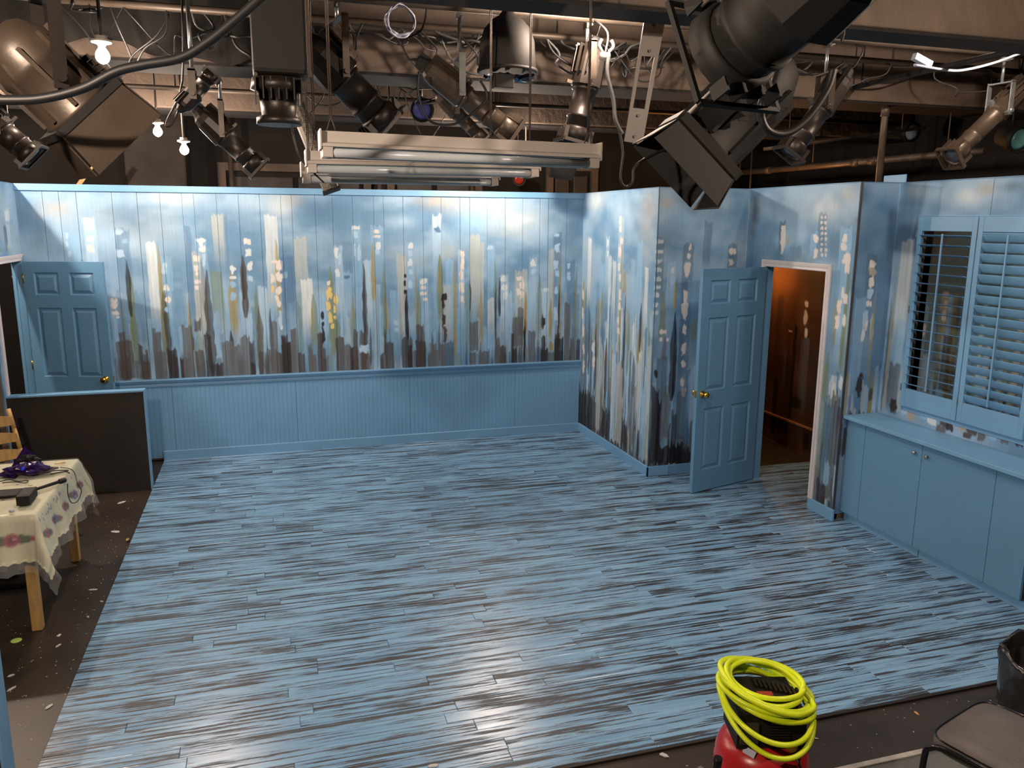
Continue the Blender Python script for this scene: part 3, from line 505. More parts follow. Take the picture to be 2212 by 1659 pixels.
# ---- left wall with its doorway, and the two low walls
LY0, LY1 = 7.84, 8.64
w6 = empty('wall_left', (XL, 7.72, 0), 'left mural wall with a white framed doorway', 'wall', None, 'structure')
for a, b, z0, z1 in [(7.72, LY0, 0, HW), (LY1, YB+.05, 0, HW), (LY0, LY1, DZ, HW)]:
    part(w6, w6, 'flat_core', MB().box((XL-.06, a, z0), (XL-.012, b, z1-.004)), m_core)
cv = Canvas('X', XL, 7.70, YB, .05, HW, .008, .010); cv.T = (0, 380, 9.217)
for a in [(85, 170, 680, 930, 'W', .8, .2), (110, 180, 960, 1500, 'w', .6, .2), (60, 120, 1000, 1400, 'h', .6, .2)]: cv.st(*a)
cv.dab(130, 1420, 30, 150, 'g'); cv.dab(20, 1480, 60, 100, 'G')
for a, b, z0, z1 in [(7.72, LY0-.02, .06, HW), (LY1+.02, YB, .06, HW), (LY0-.02, LY1+.02, DZ+.02, HW)]: cv.panel('mural_panel', a, b, z0, z1, w6, 1)
for o in [q for q in w6.children if q.name.startswith('mural')]: o.location = (-XL, -7.72, 0)
def lowwall(name, x0, x1, y0, y1, h, label):
    r = empty(name, (x0, y0, 0), label, 'low wall', None, 'structure')
    part(r, r, 'dark_face', MB().box((x0, y0, -.013), (x1-.012, y1, h-.018)), m_bface)
    part(r, r, 'cap_board', MB().box((x0, y0-.004, h-.018), (x1, y1+.004, h), .003), m_blue)
    part(r, r, 'end_board', MB().box((x1-.012, y0-.004, -.013), (x1, y1+.004, h-.018), .003), m_blue)
    return r
lowwall('wall_low', XL, XST+.002, 7.76, 7.85, .93, 'low dark partition with blue edges behind the cloth covered table')
lw = lowwall('wall_low_front', -2.6, -1.0, 3.02, 3.12, .925, 'near low partition with a scuffed blue top at the left edge of the picture')

# ---- backstage flats seen through the doorway and the shutters
wx = structure('wall_backstage', MB().box((5.432, 5.78, -.013), (5.47, 8.5, 2.6)), m_core, 'brown painted backstage flat seen through the open doorway')
cv = Canvas('X', 5.42, 5.76, 8.5, 0, 2.9, .012, .014)
cv.img[:] = PAL['R']; n = vnoise(*cv.img.shape[:2], 20, 18)[..., None]; cv.img = cv.img*(.6+.8*n); cv.img[:] = cv.img*(1-.5*vnoise(*cv.img.shape[:2], 60, 6)[..., None])
cv.T = (1600, 560, 3.19)
cv.blob(300, 200, 90, 160, 'r', .9); cv.blob(520, 160, 90, 120, 'n', .5)
for a in [(420, 480, 540, 1100, 'y', .6, .3), (300, 320, 620, 930, 'y', .6, .3), (230, 262, 820, 1220, 'x', .9, 0), (375, 395, 450, 1120, 'x', .85, 0), (345, 420, 940, 1030, 'x', .9, 0), (435, 480, 1195, 1320, 'x', .85, 0), (260, 300, 250, 800, 'k', .5, .3), (490, 560, 600, 1100, 'h', .5, .3)]: cv.st(*a)
for a in [(455, 310, 24, 40, 'p'), (448, 410, 28, 100, 'p'), (450, 510, 18, 70, 'p'), (340, 495, 26, 12, 'p')]: cv.dab(*a)
cv.panel('mural_panel', 5.78, 8.5, 0, 2.6, wx, -1)
part(wx, wx, 'batten', MB().box((5.40, 5.9, .30), (5.425, 8.4, .32)), mat('orange_batten', c(170, 110, 70), .6))
wy = structure('wall_backdrop', MB().box((5.432, 3.4, -.013), (5.47, 5.62, 2.62)), m_core, 'painted backdrop flat behind the window shutters')
cv = Canvas('X', 5.42, 3.4, 5.62, 0, 2.9, .012, .014); cv.img[:] = PAL['G']*.8
cv.strips(3.4, 5.62, .3, 1.9, 77)
cv.T = TG
for a in [(690, 740, 600, 1000, 't', .6, .3), (640, 700, 700, 1300, 's', .6, .3), (700, 760, 900, 1300, 'n', .8, 0), (800, 850, 650, 1300, 'y', .6, .2), (690, 705, 700, 1300, 'o', .7, .1)]: cv.st(*a)
for a in [(712, 630, 36, 40, 'p'), (710, 690, 30, 50, 'p'), (700, 770, 30, 70, 'p'), (560, 870, 24, 90, 'p')]: cv.dab(*a)
cv.panel('mural_panel', 3.4, 5.62, 0, 2.62, wy, -1)

# ------------------------------------------------------------------ stage floor of painted planks
def plank_material():
    m = bpy.data.materials.new('distressed_plank_paint'); m.use_nodes = True; nt = m.node_tree; N = nt.nodes; L = nt.links
    b = N['Principled BSDF']; b.inputs['Specular IOR Level'].default_value = .75
    g = N.new('ShaderNodeNewGeometry'); oi = N.new('ShaderNodeObjectInfo')
    mu = N.new('ShaderNodeMath'); mu.operation = 'MULTIPLY'; mu.inputs[1].default_value = 57.0; L.new(oi.outputs['Random'], mu.inputs[0])
    cx = N.new('ShaderNodeCombineXYZ'); L.new(mu.outputs[0], cx.inputs[2]); L.new(mu.outputs[0], cx.inputs[0])
    ad = N.new('ShaderNodeVectorMath'); L.new(g.outputs['Position'], ad.inputs[0]); L.new(cx.outputs[0], ad.inputs[1])
    def noise(scale, st, src, detail=4, rough=.55):
        mp = N.new('ShaderNodeMapping'); mp.inputs['Scale'].default_value = st; L.new(src, mp.inputs['Vector'])
        n = N.new('ShaderNodeTexNoise'); n.inputs['Scale'].default_value = scale; n.inputs['Detail'].default_value = detail; n.inputs['Roughness'].default_value = rough
        L.new(mp.outputs[0], n.inputs['Vector']); return n.outputs['Fac']
    def rng_(v, a, b_, c_=0., d=1.):
        r = N.new('ShaderNodeMapRange'); r.inputs['From Min'].default_value = a; r.inputs['From Max'].default_value = b_; r.inputs['To Min'].default_value = c_; r.inputs['To Max'].default_value = d
        L.new(v, r.inputs['Value']); return r.outputs['Result']
    def op(o, a, b_):
        q = N.new('ShaderNodeMath'); q.operation = o; q.use_clamp = o != 'ADD' or True
        for i, v in enumerate((a, b_)):
            if isinstance(v, (int, float)): q.inputs[i].default_value = v
            else: L.new(v, q.inputs[i])
        return q.outputs[0]
    P = ad.outputs[0]; G = g.outputs['Position']
    streak = noise(1.0, (.6, 62, 1), P, 6, .6)          # long streaks along the board
    fine = noise(1.0, (5, 190, 1), P, 5, .65)
    patch = noise(1.0, (2.4, 18, 1), P, 5, .66)             # worn patches
    area = noise(1.0, (.45, .6, 1), G, 2)
    scr = noise(1.0, (26, 40, 1), P, 4, .7)
    s1 = op('ADD', op('MULTIPLY', streak, .55), op('ADD', op('MULTIPLY', fine, .25), op('MULTIPLY', patch, .42)))
    wear = op('MULTIPLY', rng_(s1, .603, .652), rng_(area, .3, .62, .86, 1.0))
    wear2 = op('MULTIPLY', rng_(scr, .5, .66), rng_(patch, .5, .64))
    dk = op('MAXIMUM', wear, op('MULTIPLY', wear2, .8))
    lt = rng_(noise(1.0, (1.1, 26, 1), P, 3), .35, .65)
    mx = N.new('ShaderNodeMix'); mx.data_type = 'RGBA'; mx.inputs['A'].default_value = (*c(128, 165, 192), 1); mx.inputs['B'].default_value = (*c(158, 193, 216), 1); L.new(lt, mx.inputs['Factor'])
    gy = N.new('ShaderNodeMix'); gy.data_type = 'RGBA'; gy.inputs['B'].default_value = (*c(140, 146, 150), 1); L.new(op('MULTIPLY', rng_(fine, .45, .7), .55), gy.inputs['Factor']); L.new(mx.outputs['Result'], gy.inputs['A'])
    m2 = N.new('ShaderNodeMix'); m2.data_type = 'RGBA'; m2.inputs['B'].default_value = (*c(38, 30, 26), 1); L.new(gy.outputs['Result'], m2.inputs['A']); L.new(dk, m2.inputs['Factor'])
    L.new(m2.outputs['Result'], b.inputs['Base Color'])
    L.new(rng_(dk, 0, 1, .26, .5), b.inputs['Roughness'])
    bp = N.new('ShaderNodeBump'); bp.inputs['Strength'].default_value = .12; bp.inputs['Distance'].default_value = .006; L.new(s1, bp.inputs['Height']); L.new(bp.outputs['Normal'], b.inputs['Normal'])
    return m
m_plank = plank_material()
st = structure('floor_stage', MB().box((XST, YF, -.012), (5.43, YB, -.006)), m_bface, 'stage floor of distressed blue and black planks', 'floor')
R = random.Random(4); pw = .0905; nrow = int(math.ceil((YB-YF)/pw)); nplank = 0
for i in range(nrow):
    y0 = YF+i*pw; y1 = min(y0+pw, YB-.01); x = XST; xe = XR-.002 if y0 > YC1-.02 else (5.42 if 5.3 < y0 else 4.95)
    first = True
    while x < xe-.05:
        ln = R.uniform(.95, 1.75)*(R.uniform(.3, 1) if first else 1); first = False
        x1 = min(x+ln, xe)
        if xe-x1 < .3: x1 = xe
        e = .0022; mb = MB(); a, b_, p, q = x+.0006, x1-.0006, y0+.0006, y1-.0006; zt = R.uniform(-.0006, .0006)
        vs = [(a, p, -.006), (b_, p, -.006), (b_, q, -.006), (a, q, -.006), (a, p, zt-e), (b_, p, zt-e), (b_, q, zt-e), (a, q, zt-e), (a+e, p+e, zt), (b_-e, p+e, zt), (b_-e, q-e, zt), (a+e, q-e, zt)]
        mb.add(vs, [(k, (k+1) % 4, 4+(k+1) % 4, 4+k) for k in range(4)]+[(4+k, 4+(k+1) % 4, 8+(k+1) % 4, 8+k) for k in range(4)]+[(8, 9, 10, 11)])
        mb.build('plank', m_plank, st); nplank += 1; x = x1
# apron in front of the stage: edge board and metal nosing
structure('trim_3', MB().box((XST, YF-.02, -.013), (6.5, YF-.001, -.002)), m_bface, 'dark edge board along the front of the planked stage', 'trim')
structure('trim_4', MB().box((2.2, 2.655, -.014), (6, 2.685, .012), .003), mat('scuffed_nosing', c(190, 172, 152), .4, var=.25, scale=20), 'pale metal nosing strip on the floor beside the seats', 'trim')
structure('floor_apron', MB().box((1.0, -.5, -.02), (7.2, 2.654, .004)), mat('grey_floor_paint', c(104, 96, 88), .5, var=.2, scale=4), 'grey painted floor under the seats', 'floor')

# ------------------------------------------------------------------ doors and door frames
def six_panel_door(name, w, label, hinge, ang, side):
    """door leaf hinged at the local origin, running along +x; side = which face carries the knob first"""
    r = empty(name, (*hinge, 0), label, 'door', None, 'structure', ang)
    h, t = 2.03, .035; z0 = .012
    # panels: columns and rows as on a stock six panel door
    sx = [.095*w/.76, w/2-.05, w/2+.05, w-.095*w/.76]; rows = [(.2, .78), (.94, 1.60), (1.72, 1.93)]
    mb = MB(); zz = [z0]+[v+z0 for q in rows for v in q]+[z0+h]
    for a, b in ((0, sx[0]), (sx[3], w)): mb.box((a, -t/2, z0), (b, t/2, z0+h))
    mb.box((sx[1], -t/2, z0), (sx[2], t/2, z0+h))
    for k in range(0, len(zz), 2):
        for a, b in ((sx[0], sx[1]), (sx[2], sx[3])): mb.box((a, -t/2, zz[k]), (b, t/2, zz[k+1]))
    linkmesh('door_leaf', mb.mesh('door_leaf', m_bluedoor), r)
    for za, zb in rows:
        for a, b in ((sx[0], sx[1]), (sx[2], sx[3])):
            p = MB(); za2, zb2 = za+z0, zb+z0
            for s in (-1, 1):
                rings = [(0, t/2), (.010, t/2-.0145), (.016, t/2-.0145), (.046, t/2-.003)]
                vs = []
                for d, y in rings: vs += [(a+d, s*y, za2+d), (b-d, s*y, za2+d), (b-d, s*y, zb2-d), (a+d, s*y, zb2-d)]
                fs = [(4*k+i, 4*k+(i+1) % 4, 4*k+4+(i+1) % 4, 4*k+4+i) for k in range(3) for i in range(4)]+[(12, 13, 14, 15)]
                p.add(vs, fs)
            linkmesh('door_panel', p.mesh('door_panel', m_bluedoor), r)
    for s in (-1, 1):
        k = MB().lathe([(0, .031), (.006, .031), (.010, .013), (.03, .012), (.036, .022), (.05, .029), (.062, .027), (.07, .016), (.072, 0)], (w-.065, s*t/2, .93), (0, s, 0), 20)
        tag(linkmesh('door_knob', k.mesh('door_knob', m_brass), r), 'polished brass door knob')
    linkmesh('latch_plate', MB().box((w, -.012, .90), (w+.0015, .012, .96)).mesh('latch_plate', m_brass), r)
    for z in (.2, 1.02, 1.84): linkmesh('hinge', MB().cyl((-.006, -t/2-.004, z), (-.006, -t/2-.004, z+.09), .006).mesh('hinge', m_brass), r)
    return r
six_panel_door('door_1', .745, 'open blue six panel door standing in front of the back wall', (-2.165, 8.60), math.atan2(8.385-8.60, -1.456+2.165), 1)
six_panel_door('door_2', .81, 'open blue six panel door at the white framed doorway on the right', (4.395, 6.50), math.atan2(6.2415-6.476, 3.604-4.411)+0, 1)
def casing(name, face, x, y0, y1, z, label, feet=(0, 0), far=True):
    """moulded white casing around an opening in a wall at x; face = side it stands on"""
    r = empty(name, (x, y0, 0), label, 'trim', None, 'structure'); w = .062
    prof = [(0, 0), (0, .011), (.006, .015), (.02, .012), (.04, .018), (.056, .02), (w, .014), (w, 0)]
    def strip(a, b, d):   # a,b: inner edge ends (y,z); d: outward direction
        mb = MB(); a, b, d = Vector(a), Vector(b), Vector(d); n = len(prof); e = (b-a).normalized(); vs = []
        for p, s in ((a, -1), (b, 1)):
            for q, hgt in prof: y, zz = p+d*q+(e*s*q if strip.miter[0 if s < 0 else 1] else Vector((0, 0))); vs.append((x+face*hgt, y, zz))
        mb.add(vs, [(i, (i+1) % n, n+(i+1) % n, n+i) for i in range(n)]+[tuple(range(n)), tuple(range(n, 2*n))]); return mb
    strip.miter = (False, True); part(r, r, 'side_casing', strip((y0, feet[0]), (y0, z), (-1, 0)), m_trimw); part(r, r, 'side_casing', strip((y1, feet[1]), (y1, z), (1, 0)), m_trimw if far else m_bluedoor)
    strip.miter = (True, True); part(r, r, 'head_casing', strip((y0, z), (y1, z), (0, 1)), m_trimw)
    j = MB()
    for yy in (y0-.016, y1): j.box((x-face*.075, yy, 0), (x, yy+.016, z))
    j.box((x-face*.075, y0-.016, z), (x, y1+.016, z+.016)); j.box((x-face*.07, y1-.012, 0), (x-face*.045, y1, z)); j.box((x-face*.07, y0, 0), (x-face*.045, y0+.012, z))
    part(r, r, 'jamb', j, m_bluedoor)
    return r
casing('trim_5', -1, XD, DY0+.01, DY1-.01, DZ, 'white moulded door casing of the right doorway', (.097, .097))
casing('trim_6', 1, XL, LY0+.01, LY1-.01, DZ, 'white moulded door casing of the left doorway', (0, 0), False)

# ------------------------------------------------------------------ window shutters
def shutter(y0, y1, tilt, label, rodoff):
    x = XWIN-.022; r = empty('window_shutter', (x, y0, WZ0), label, 'shutter', 'louvred shutters over the cabinet'); z0, z1 = WZ0-.01, WZ1+.005; sw = .043
    for a, b in ((y0, y0+sw), (y1-sw, y1)): part(r, r, 'stile', MB().box((x-.013, a, z0), (x+.013, b, z1), .003), m_blue)
    part(r, r, 'top_rail', MB().box((x-.012, y0+sw, z1-.105), (x+.012, y1-sw, z1), .002), m_blue); part(r, r, 'bottom_rail', MB().box((x-.012, y0+sw, z0), (x+.012, y1-sw, z0+.145), .002), m_blue)
    n = 17; za, zb = z0+.145, z1-.105; L0 = y1-y0-2*sw-.004
    lm = MB(); nn = 10; pr = [(math.cos(2*PI*k/nn)*.037, math.sin(2*PI*k/nn)*.0045) for k in range(nn)]; lm.prism(pr, 0, L0, 'y'); me = lm.mesh('louver', m_blue)
    for i in range(n):
        o = linkmesh('louver', me, r, (0, sw+.002, za+(zb-za)*(i+.5)/n-WZ0)); o.rotation_euler = (0, tilt, 0)
    ry = y0+(y1-y0)*rodoff; part(r, r, 'tilt_rod', MB().box((x-.045, ry-.006, za+.02), (x-.034, ry+.006, zb-.02), .002), m_blue)
    for z in (z0+.12, (z0+z1)/2, z1-.15): part(r, r, 'hinge', MB().box((x-.02, y1, z), (x-.010, y1+.006, z+.055)), m_zinc)
    return r
shutter(4.552, 5.098, .2, 'left shutter with its louvres open above the cabinet', .5)
shutter(3.995, 4.545, 1.02, 'right shutter with its louvres tilted nearly shut', .5)
t = empty('window_1', (XWIN, WY0, WZ0), 'blue wooden frame around the shuttered window', 'window frame', None, 'structure')
for a, b in (((XWIN-.006, WY0-.05, WZ0-.05), (XWIN+.03, WY1+.004, WZ0-.012)), ((XWIN-.006, WY1, WZ0-.05), (XWIN+.03, WY1+.012, WZ1+.012)), ((XWIN-.006, WY0-.05, WZ1+.007), (XWIN+.03, WY1+.004, WZ1+.014))): part(t, t, 'frame_bar', MB().box(a, b), m_blue)

# ------------------------------------------------------------------ cabinet
cb = empty('base_cabinet', (4.5, 3.65, 0), 'long blue base cabinet with two doors under the window', 'cabinet'); x0, x1, ya, yb = 4.50, XWIN-.003, 3.64, YC3-.008
part(cb, cb, 'carcass', MB().box((x0+.02, ya, .075), (x1, yb, .875)), mat('dark_carcass', c(60, 56, 56), .6))
part(cb, cb, 'plinth', MB().box((x0+.045, ya-.02, 0), (x0+.06, 4.525, .078)), m_blue); part(cb, cb, 'plinth', MB().box((x0+.045, 4.533, 0), (x0+.06, yb, .078)), m_blue)
ys = [ya, 3.92, 4.55, 5.14, yb]
for k, (a, b) in enumerate(zip(ys[:-1], ys[1:])):
    o = part(cb, cb, 'door' if k in (1, 2) else 'filler_panel', MB().box((x0, a+.002, .08), (x0+.019, b-.002, .862), .0015), m_bluedoor)
    if k in (1, 2):
        ky = b-.055 if k == 1 else a+.06
        kn = MB().lathe([(0, .008), (.012, .007), (.016, .014), (.024, .015), (.028, .009), (.029, 0)], (x0, ky, .79), (-1, 0, 0), 14)
        part(o, cb, 'knob', kn, m_zinc, 'small round metal knob')
tag(MB().box((4.452, ya-.03, .876), (x1, yb, .905), .003).build('counter_top', m_blue, None, None, 'pale blue counter top lying on the cabinet under the window', 'worktop'))

# ------------------------------------------------------------------ ceiling structure
for k, (y0, y1, lab) in enumerate([(3.60, 3.84, 'nearest painted concrete ceiling beam over the stage front'), (5.68, 6.12, 'middle painted concrete ceiling beam'), (8.02, 8.45, 'painted concrete ceiling beam above the back wall')]):
    r = empty('ceiling_beam', (0, y0, 3.4), lab, 'beam', 'ceiling beams', 'structure')
    part(r, r, 'beam_body', MB().box((-4.95, y0, 3.40), (7.25, y1, 4.15), .012), m_conc)
    if k in (0, 1, 2): part(r, r, 'soffit_board', MB().box((-4.95, y0+.02, 3.385), (7.25, y1-.01, 3.40)), m_dark)
for k, (y, z) in enumerate([(4.9, 3.65), (6.85, 3.68), (2.9, 3.62), (1.7, 3.62)]):
    MB().cyl((-4.95, y, z), (7.25, y, z), .024).build('lighting_pipe', m_steel, None, None, ['steel lighting pipe behind the nearest beam', 'steel lighting pipe behind the middle beam', 'steel lighting pipe over the stage front edge', 'steel lighting pipe over the front seats'][k], 'pipe', 'lighting pipes')
def pipe(pts, r, m, label, name='conduit_pipe', cat='pipe', couplers=(), hang=()):
    o = empty(name, pts[0], label, cat); part(o, o, 'tube', MB().tube(pts, r, 12), m)
    for t in couplers:
        a, b = Vector(pts[0]), Vector(pts[-1]); p = a.lerp(b, t); d = (b-a).normalized()*.05
        part(o, o, 'coupling', MB().cyl(p-d, p+d, r*1.25), m)
    for t in hang:
        q = Vector(pts[0]).lerp(Vector(pts[-1]), t); part(o, o, 'hanger_rod', MB().cyl(q, (q.x, q.y, 4.15), .006, n=6), m)
    return o
a, b = atX(1560, 377, 5.75), atX(2130, 326, 5.75); pipe([a, b], .033, m_steel, 'long pale sprinkler pipe running forward over the right set wall', couplers=(.25, .62, .68), hang=(.1, .45, .9))
a = atX(1905, 320, 4.98); pipe([(4.98, a.y, 2.5), (4.98, a.y, 4.15)], .028, m_steel, 'upright steel post behind the corner of the right set walls', 'support_post', 'pipe', (.52,))
a = atY(1690, 300, 6.9); pipe([atY(1650, 322, 6.9), atY(2000, 275, 6.6)], .016, m_steel, 'thin conduit above the doorway wall', hang=(.15, .85))
pipe([(4.55, -1, 3.5), (4.55, 10, 3.5)], .02, m_dark, 'dark conduit above the window wall', hang=(.3, .6))
for k, (x, y) in enumerate([(500, 378), (820, 395), (1020, 395)]):
    p = atY(x, y, 10.2); pipe([(p.x, 10.2, 0), (p.x, 10.2, 4.1)], .03, m_steel, ['leftmost upright pipe on the rear building wall', 'middle upright pipe on the rear building wall', 'right upright pipe on the rear building wall'][k], 'riser_pipe')
for k, (xa, xb) in enumerate([(470, 800), (835, 1040), (1180, 1290)]):
    p, q = atY(xa, 368, 10.38), atY(xb, 368, 10.38); w = q.x-p.x; top = p.z
    r = empty('rear_door', (p.x, 10.4, 0), ['wide dark panelled door in the rear wall above the left of the set', 'dark panelled door in the rear wall under the strip fixtures', 'narrow dark panelled door in the rear wall near the set corner'][k], 'door')
    part(r, r, 'frame', MB().box((p.x, 10.34, 0), (p.x+.09, 10.4, top)).box((q.x-.09, 10.34, 0), (q.x, 10.4, top)).box((p.x, 10.335, top), (q.x, 10.4, top+.09)), m_conc)
    n = 2
    for i in range(n): part(r, r, 'panel', MB().box((p.x+.12+i*(w-.2)/n, 10.36, 1.6), (p.x+.06+(i+1)*(w-.2)/n, 10.4, top-.06), .012), m_black)
p, q = atY(275, 360, 10.1), atY(405, 360, 10.1)
MB().box((p.x, 9.9, 0), (q.x, 10.4, 4.15), .02).build('rough_column', mat('dark_concrete', c(52, 40, 32), .8, var=.4, scale=4, bump=.5, bscale=12), None, None, 'rough concrete column behind the top of the back wall at left', 'column', None, 'structure')
p, q = atY(172, 397, 9.4), atY(191, 370, 9.4); d = (q-p).normalized()
MB().obox((p+q)/2-d*.5, (d, (0, 1, 0), d.cross((0, 1, 0))), (.75, .012, .02)).build('timber_brace', m_wood, None, None, 'slanted pine brace sticking up behind the back wall', 'brace')
p, q = atY(2118, 392, 4.9), atY(2140, 362, 4.9)
tag(MB().box((5.6, 4.2, 0), (5.64, 4.75, 3.02)).build('white_board', m_trimw, None, None, 'white board standing behind the window wall', 'board'))
MB().box((5.6, 3.3, 0), (5.64, 4.18, 3.05)).build('plywood_sheet', mat('plywood_brown', c(150, 95, 55), .6, var=.25, scale=3), None, None, 'brown plywood sheet standing behind the window wall', 'board')
p = atX(1880, 395, 4.9); MB().box((4.86, 5.38, 2.3), (4.875, 5.62, 2.82), .004).build('plaster_scrap', m_blue, None, None, 'blue painted offcut standing behind the wall corner', 'board')

# ------------------------------------------------------------------ bulbs
for key, p, s, lab in BULBS:
    p = Vector(p); r = empty('work_bulb', p, lab, 'bulb', 'bare incandescent work bulbs')
    R0 = .036
    prof = [(-.041, .003), (-.036, .016), (-.026, .028), (-.01, .0355), (.004, .0355), (.018, .031), (.034, .021), (.046, .014)]
    part(r, r, 'glass', MB().lathe(prof, p, (0, 0, 1), 16), mat('glowing_bulb_'+key, (1, .9, .8), .3, emit=s))
    part(r, r, 'socket', MB().lathe([(.046, .016), (.06, .024), (.066, .05), (.078, .052), (.08, .03), (.1, .03)], p, (0, 0, 1), 18), m_fluor)
    part(r, r, 'stem', MB().cyl(p+Vector((0, 0, .1)), (p.x, p.y, 4.15), .009), m_steel)
# backstage lamp that lights the passage behind the doorway
p = Vector((5.12, 7.95, 2.35)); r = empty('passage_lamp', p, 'orange lamp in the passage behind the right doorway', 'lamp')
part(r, r, 'glass', MB().lathe([(-.035, .004), (-.02, .028), (0, .033), (.02, .028), (.04, .012)], p, (0, 0, 1), 14), mat('orange_bulb', (1, .6, .3), .3, emit=650, ecol=(1, .42, .12)))
part(r, r, 'socket', MB().cyl(p+Vector((0, 0, .04)), p+Vector((0, 0, .1)), .02), m_dark)
part(r, r, 'stem', MB().cyl(p+Vector((0, 0, .1)), (p.x, p.y, 4.15), .008), m_dark)

# ------------------------------------------------------------------ stage lights
def hang(r, piv, s, R, ypipe, zpipe, m, m2, arm=2.4):
    """yoke, stem and clamp"""
    s = Vector(s).normalized(); up = Vector((0, 0, 1)); hy = min(arm*R, zpipe-piv.z-.06); f = s.cross(up)
    y = MB()
    for k in (-1, 1): y.obox(piv+s*(k*R*1.15)+up*(hy/2-.01), (s, f, up), (.005, .019, hy/2+.02)); y.cyl(piv+s*(k*R*.9), piv+s*(k*(R*1.15+.02)), .014)
    y.obox(piv+up*hy, (s, f, up), (R*1.15+.005, .019, .005))
    part(r, r, 'yoke', y, m2)
    t = piv+up*hy
    part(r, r, 'hanging_stem', MB().cyl(t, (t.x, t.y, zpipe-.03), .011), m_zinc)
    cl = MB(); q = Vector((t.x, ypipe, zpipe))
    cl.tube([q+Vector((0, math.cos(a)*.032, math.sin(a)*.032)) for a in [PI*(-.5+.15*i) for i in range(10)]], .010, 8).obox(q+Vector((0, 0, -.045)), ((1, 0, 0), (0, 1, 0), (0, 0, 1)), (.016, .03, .014))
    c_ = part(r, r, 'clamp', cl, m2)
    part(c_, r, 'clamp_bolt', MB().cyl(q+Vector((0, -.03, -.05)), q+Vector((0, -.075, -.05)), .006), m_zinc)
def body_child(r, root_loc, rear, quat, name, mb, m, parent=None):
    o = linkmesh(name, mb.mesh(name, m), parent or r)
    if parent is None: o.location = rear-root_loc; o.rotation_mode = 'QUATERNION'; o.rotation_quaternion = quat
    return o
def ellipsoidal(label, rear, front, ypipe, R, m=None, m2=None, zpipe=3.65, dy=0.0, nf=7, group='ellipsoidal stage lights'):
    m = m or m_rig; m2 = m2 or m_rig2
    a = atY(*rear, ypipe+dy); b = atY(*front, ypipe-dy); d = b-a; L = d.length; d.normalize()
    piv = a+d*L*.43; piv = piv
    r = empty('stage_spotlight', piv, label, 'stage light', group)
    q = d.to_track_quat('X', 'Z'); X = (1, 0, 0)
    B = lambda n_, mb, mm, p=None: body_child(r, piv, a, q, n_, mb, mm, p)
    hs = B('reflector_housing', MB().lathe([(.10*L, R*.62), (.13*L, R*.8), (.20*L, R*.92), (.40*L, R*1.0), (.46*L, R*1.02), (.47*L, R*.84)], (0, 0, 0), X, 12, False), m)
    cap = B('lamp_cap', MB().lathe([(0, R*.3), (.015*L, R*.42), (.06*L, R*.5), (.10*L, R*.62)], (0, 0, 0), X, 10, False).box((-.0, -R*.18, R*.3), (.11*L, R*.18, R*.62)), m_rigd)
    fin = MB().box((.10*L, -.0025, R*.72), (.36*L, .0025, R*1.18)).mesh('cooling_fin', m)
    for i in range(nf):
        an = (i-(nf-1)/2)*.36; f = linkmesh('cooling_fin', fin, hs); f.rotation_euler = (an, 0, 0)
    B('barrel', MB().lathe([(.46*L, R*.80), (.475*L, R*.86), (.50*L, R*.86), (.505*L, R*.78), (.72*L, R*.78), (.725*L, R*.83), (.75*L, R*.83), (.755*L, R*.76), (.86*L, R*.76)], (0, 0, 0), X, 20), m)
    B('lens_tube', MB().lathe([(.84*L, R*.80), (.86*L, R*.86), (.97*L, R*.90), (.97*L, R*.74), (.95*L, R*.74)], (0, 0, 0), X, 20), m)
    B('lens', MB().lathe([(.955*L, R*.75), (.965*L, R*.6), (.97*L, 0)], (0, 0, 0), X, 20), mat('lens_glass', (.05, .06, .08), .08))
    gf = MB(); s = R*1.02
    for k in (-1, 1): gf.box((.97*L, k*s-.006, -s), (L, k*s+.006, s)); gf.box((.97*L, -s, k*s-.006), (L, s, k*s+.006))
    g = B('gel_frame', gf, m)
    for k in (-1, 1):
        for j in (-.66, -.22, .22, .66): linkmesh('frame_rib', MB().box((.86*L, j*s-.003, k*s*.72), (.975*L, j*s+.003, k*s*.99)).mesh('frame_rib', m), g)
    B('shutter_handle', MB().box((.44*L, -.012, R*.9), (.47*L, .012, R*1.35)).box((.44*L, R*.9, -.012), (.47*L, R*1.3, .012)), m2)
    side = d.cross((0, 0, 1)); hang(r, piv, side, R, ypipe, zpipe, m, m2)
    cord = [a, a-d*.06+Vector((0, 0, -.03)), a-d*.12+Vector((.02, 0, .03)), a+Vector((.03, .02, .16)), Vector((a.x+.06, ypipe, zpipe-.02))]
    part(r, r, 'power_cord', MB().tube(cord, .006, 6, sub=5), m_cable)
    return r
ellipsoidal('dark brown ellipsoidal spotlight aimed down right over the left fluorescent ends', (648, 74), (836, 272), 4.9, .122, dy=-.05)
ellipsoidal('ribbed ellipsoidal spotlight on a pale yoke above the middle of the strip fixture', (900, 128), (1112, 292), 4.9, .082, m_rig2, m_zinc, dy=.02)
ellipsoidal('ellipsoidal spotlight hanging nearly straight down beside the chain of the strip fixture', (1288, 80), (1238, 312), 4.9, .095, dy=.0)
ellipsoidal('ellipsoidal spotlight with a cable loop above the doorway wall', (1836, 148), (1702, 338), 4.9, .088, dy=-.03)
ellipsoidal('pale ellipsoidal spotlight at the upper right edge above the window', (2235, 165), (2050, 345), 4.9, .082, m_rig2, m_zinc, dy=.03)
ellipsoidal('ellipsoidal spotlight right of the two bare bulbs', (418, 232), (562, 366), 6.85, .10, dy=.0, zpipe=3.68)
ellipsoidal('small ellipsoidal spotlight pointing up left above the two bare bulbs', (385, 240), (462, 158), 4.9, .05, dy=.0)
ellipsoidal('small ellipsoidal spotlight cut by the left edge above the left wall', (-55, 232), (75, 342), 4.9, .075, dy=.0)
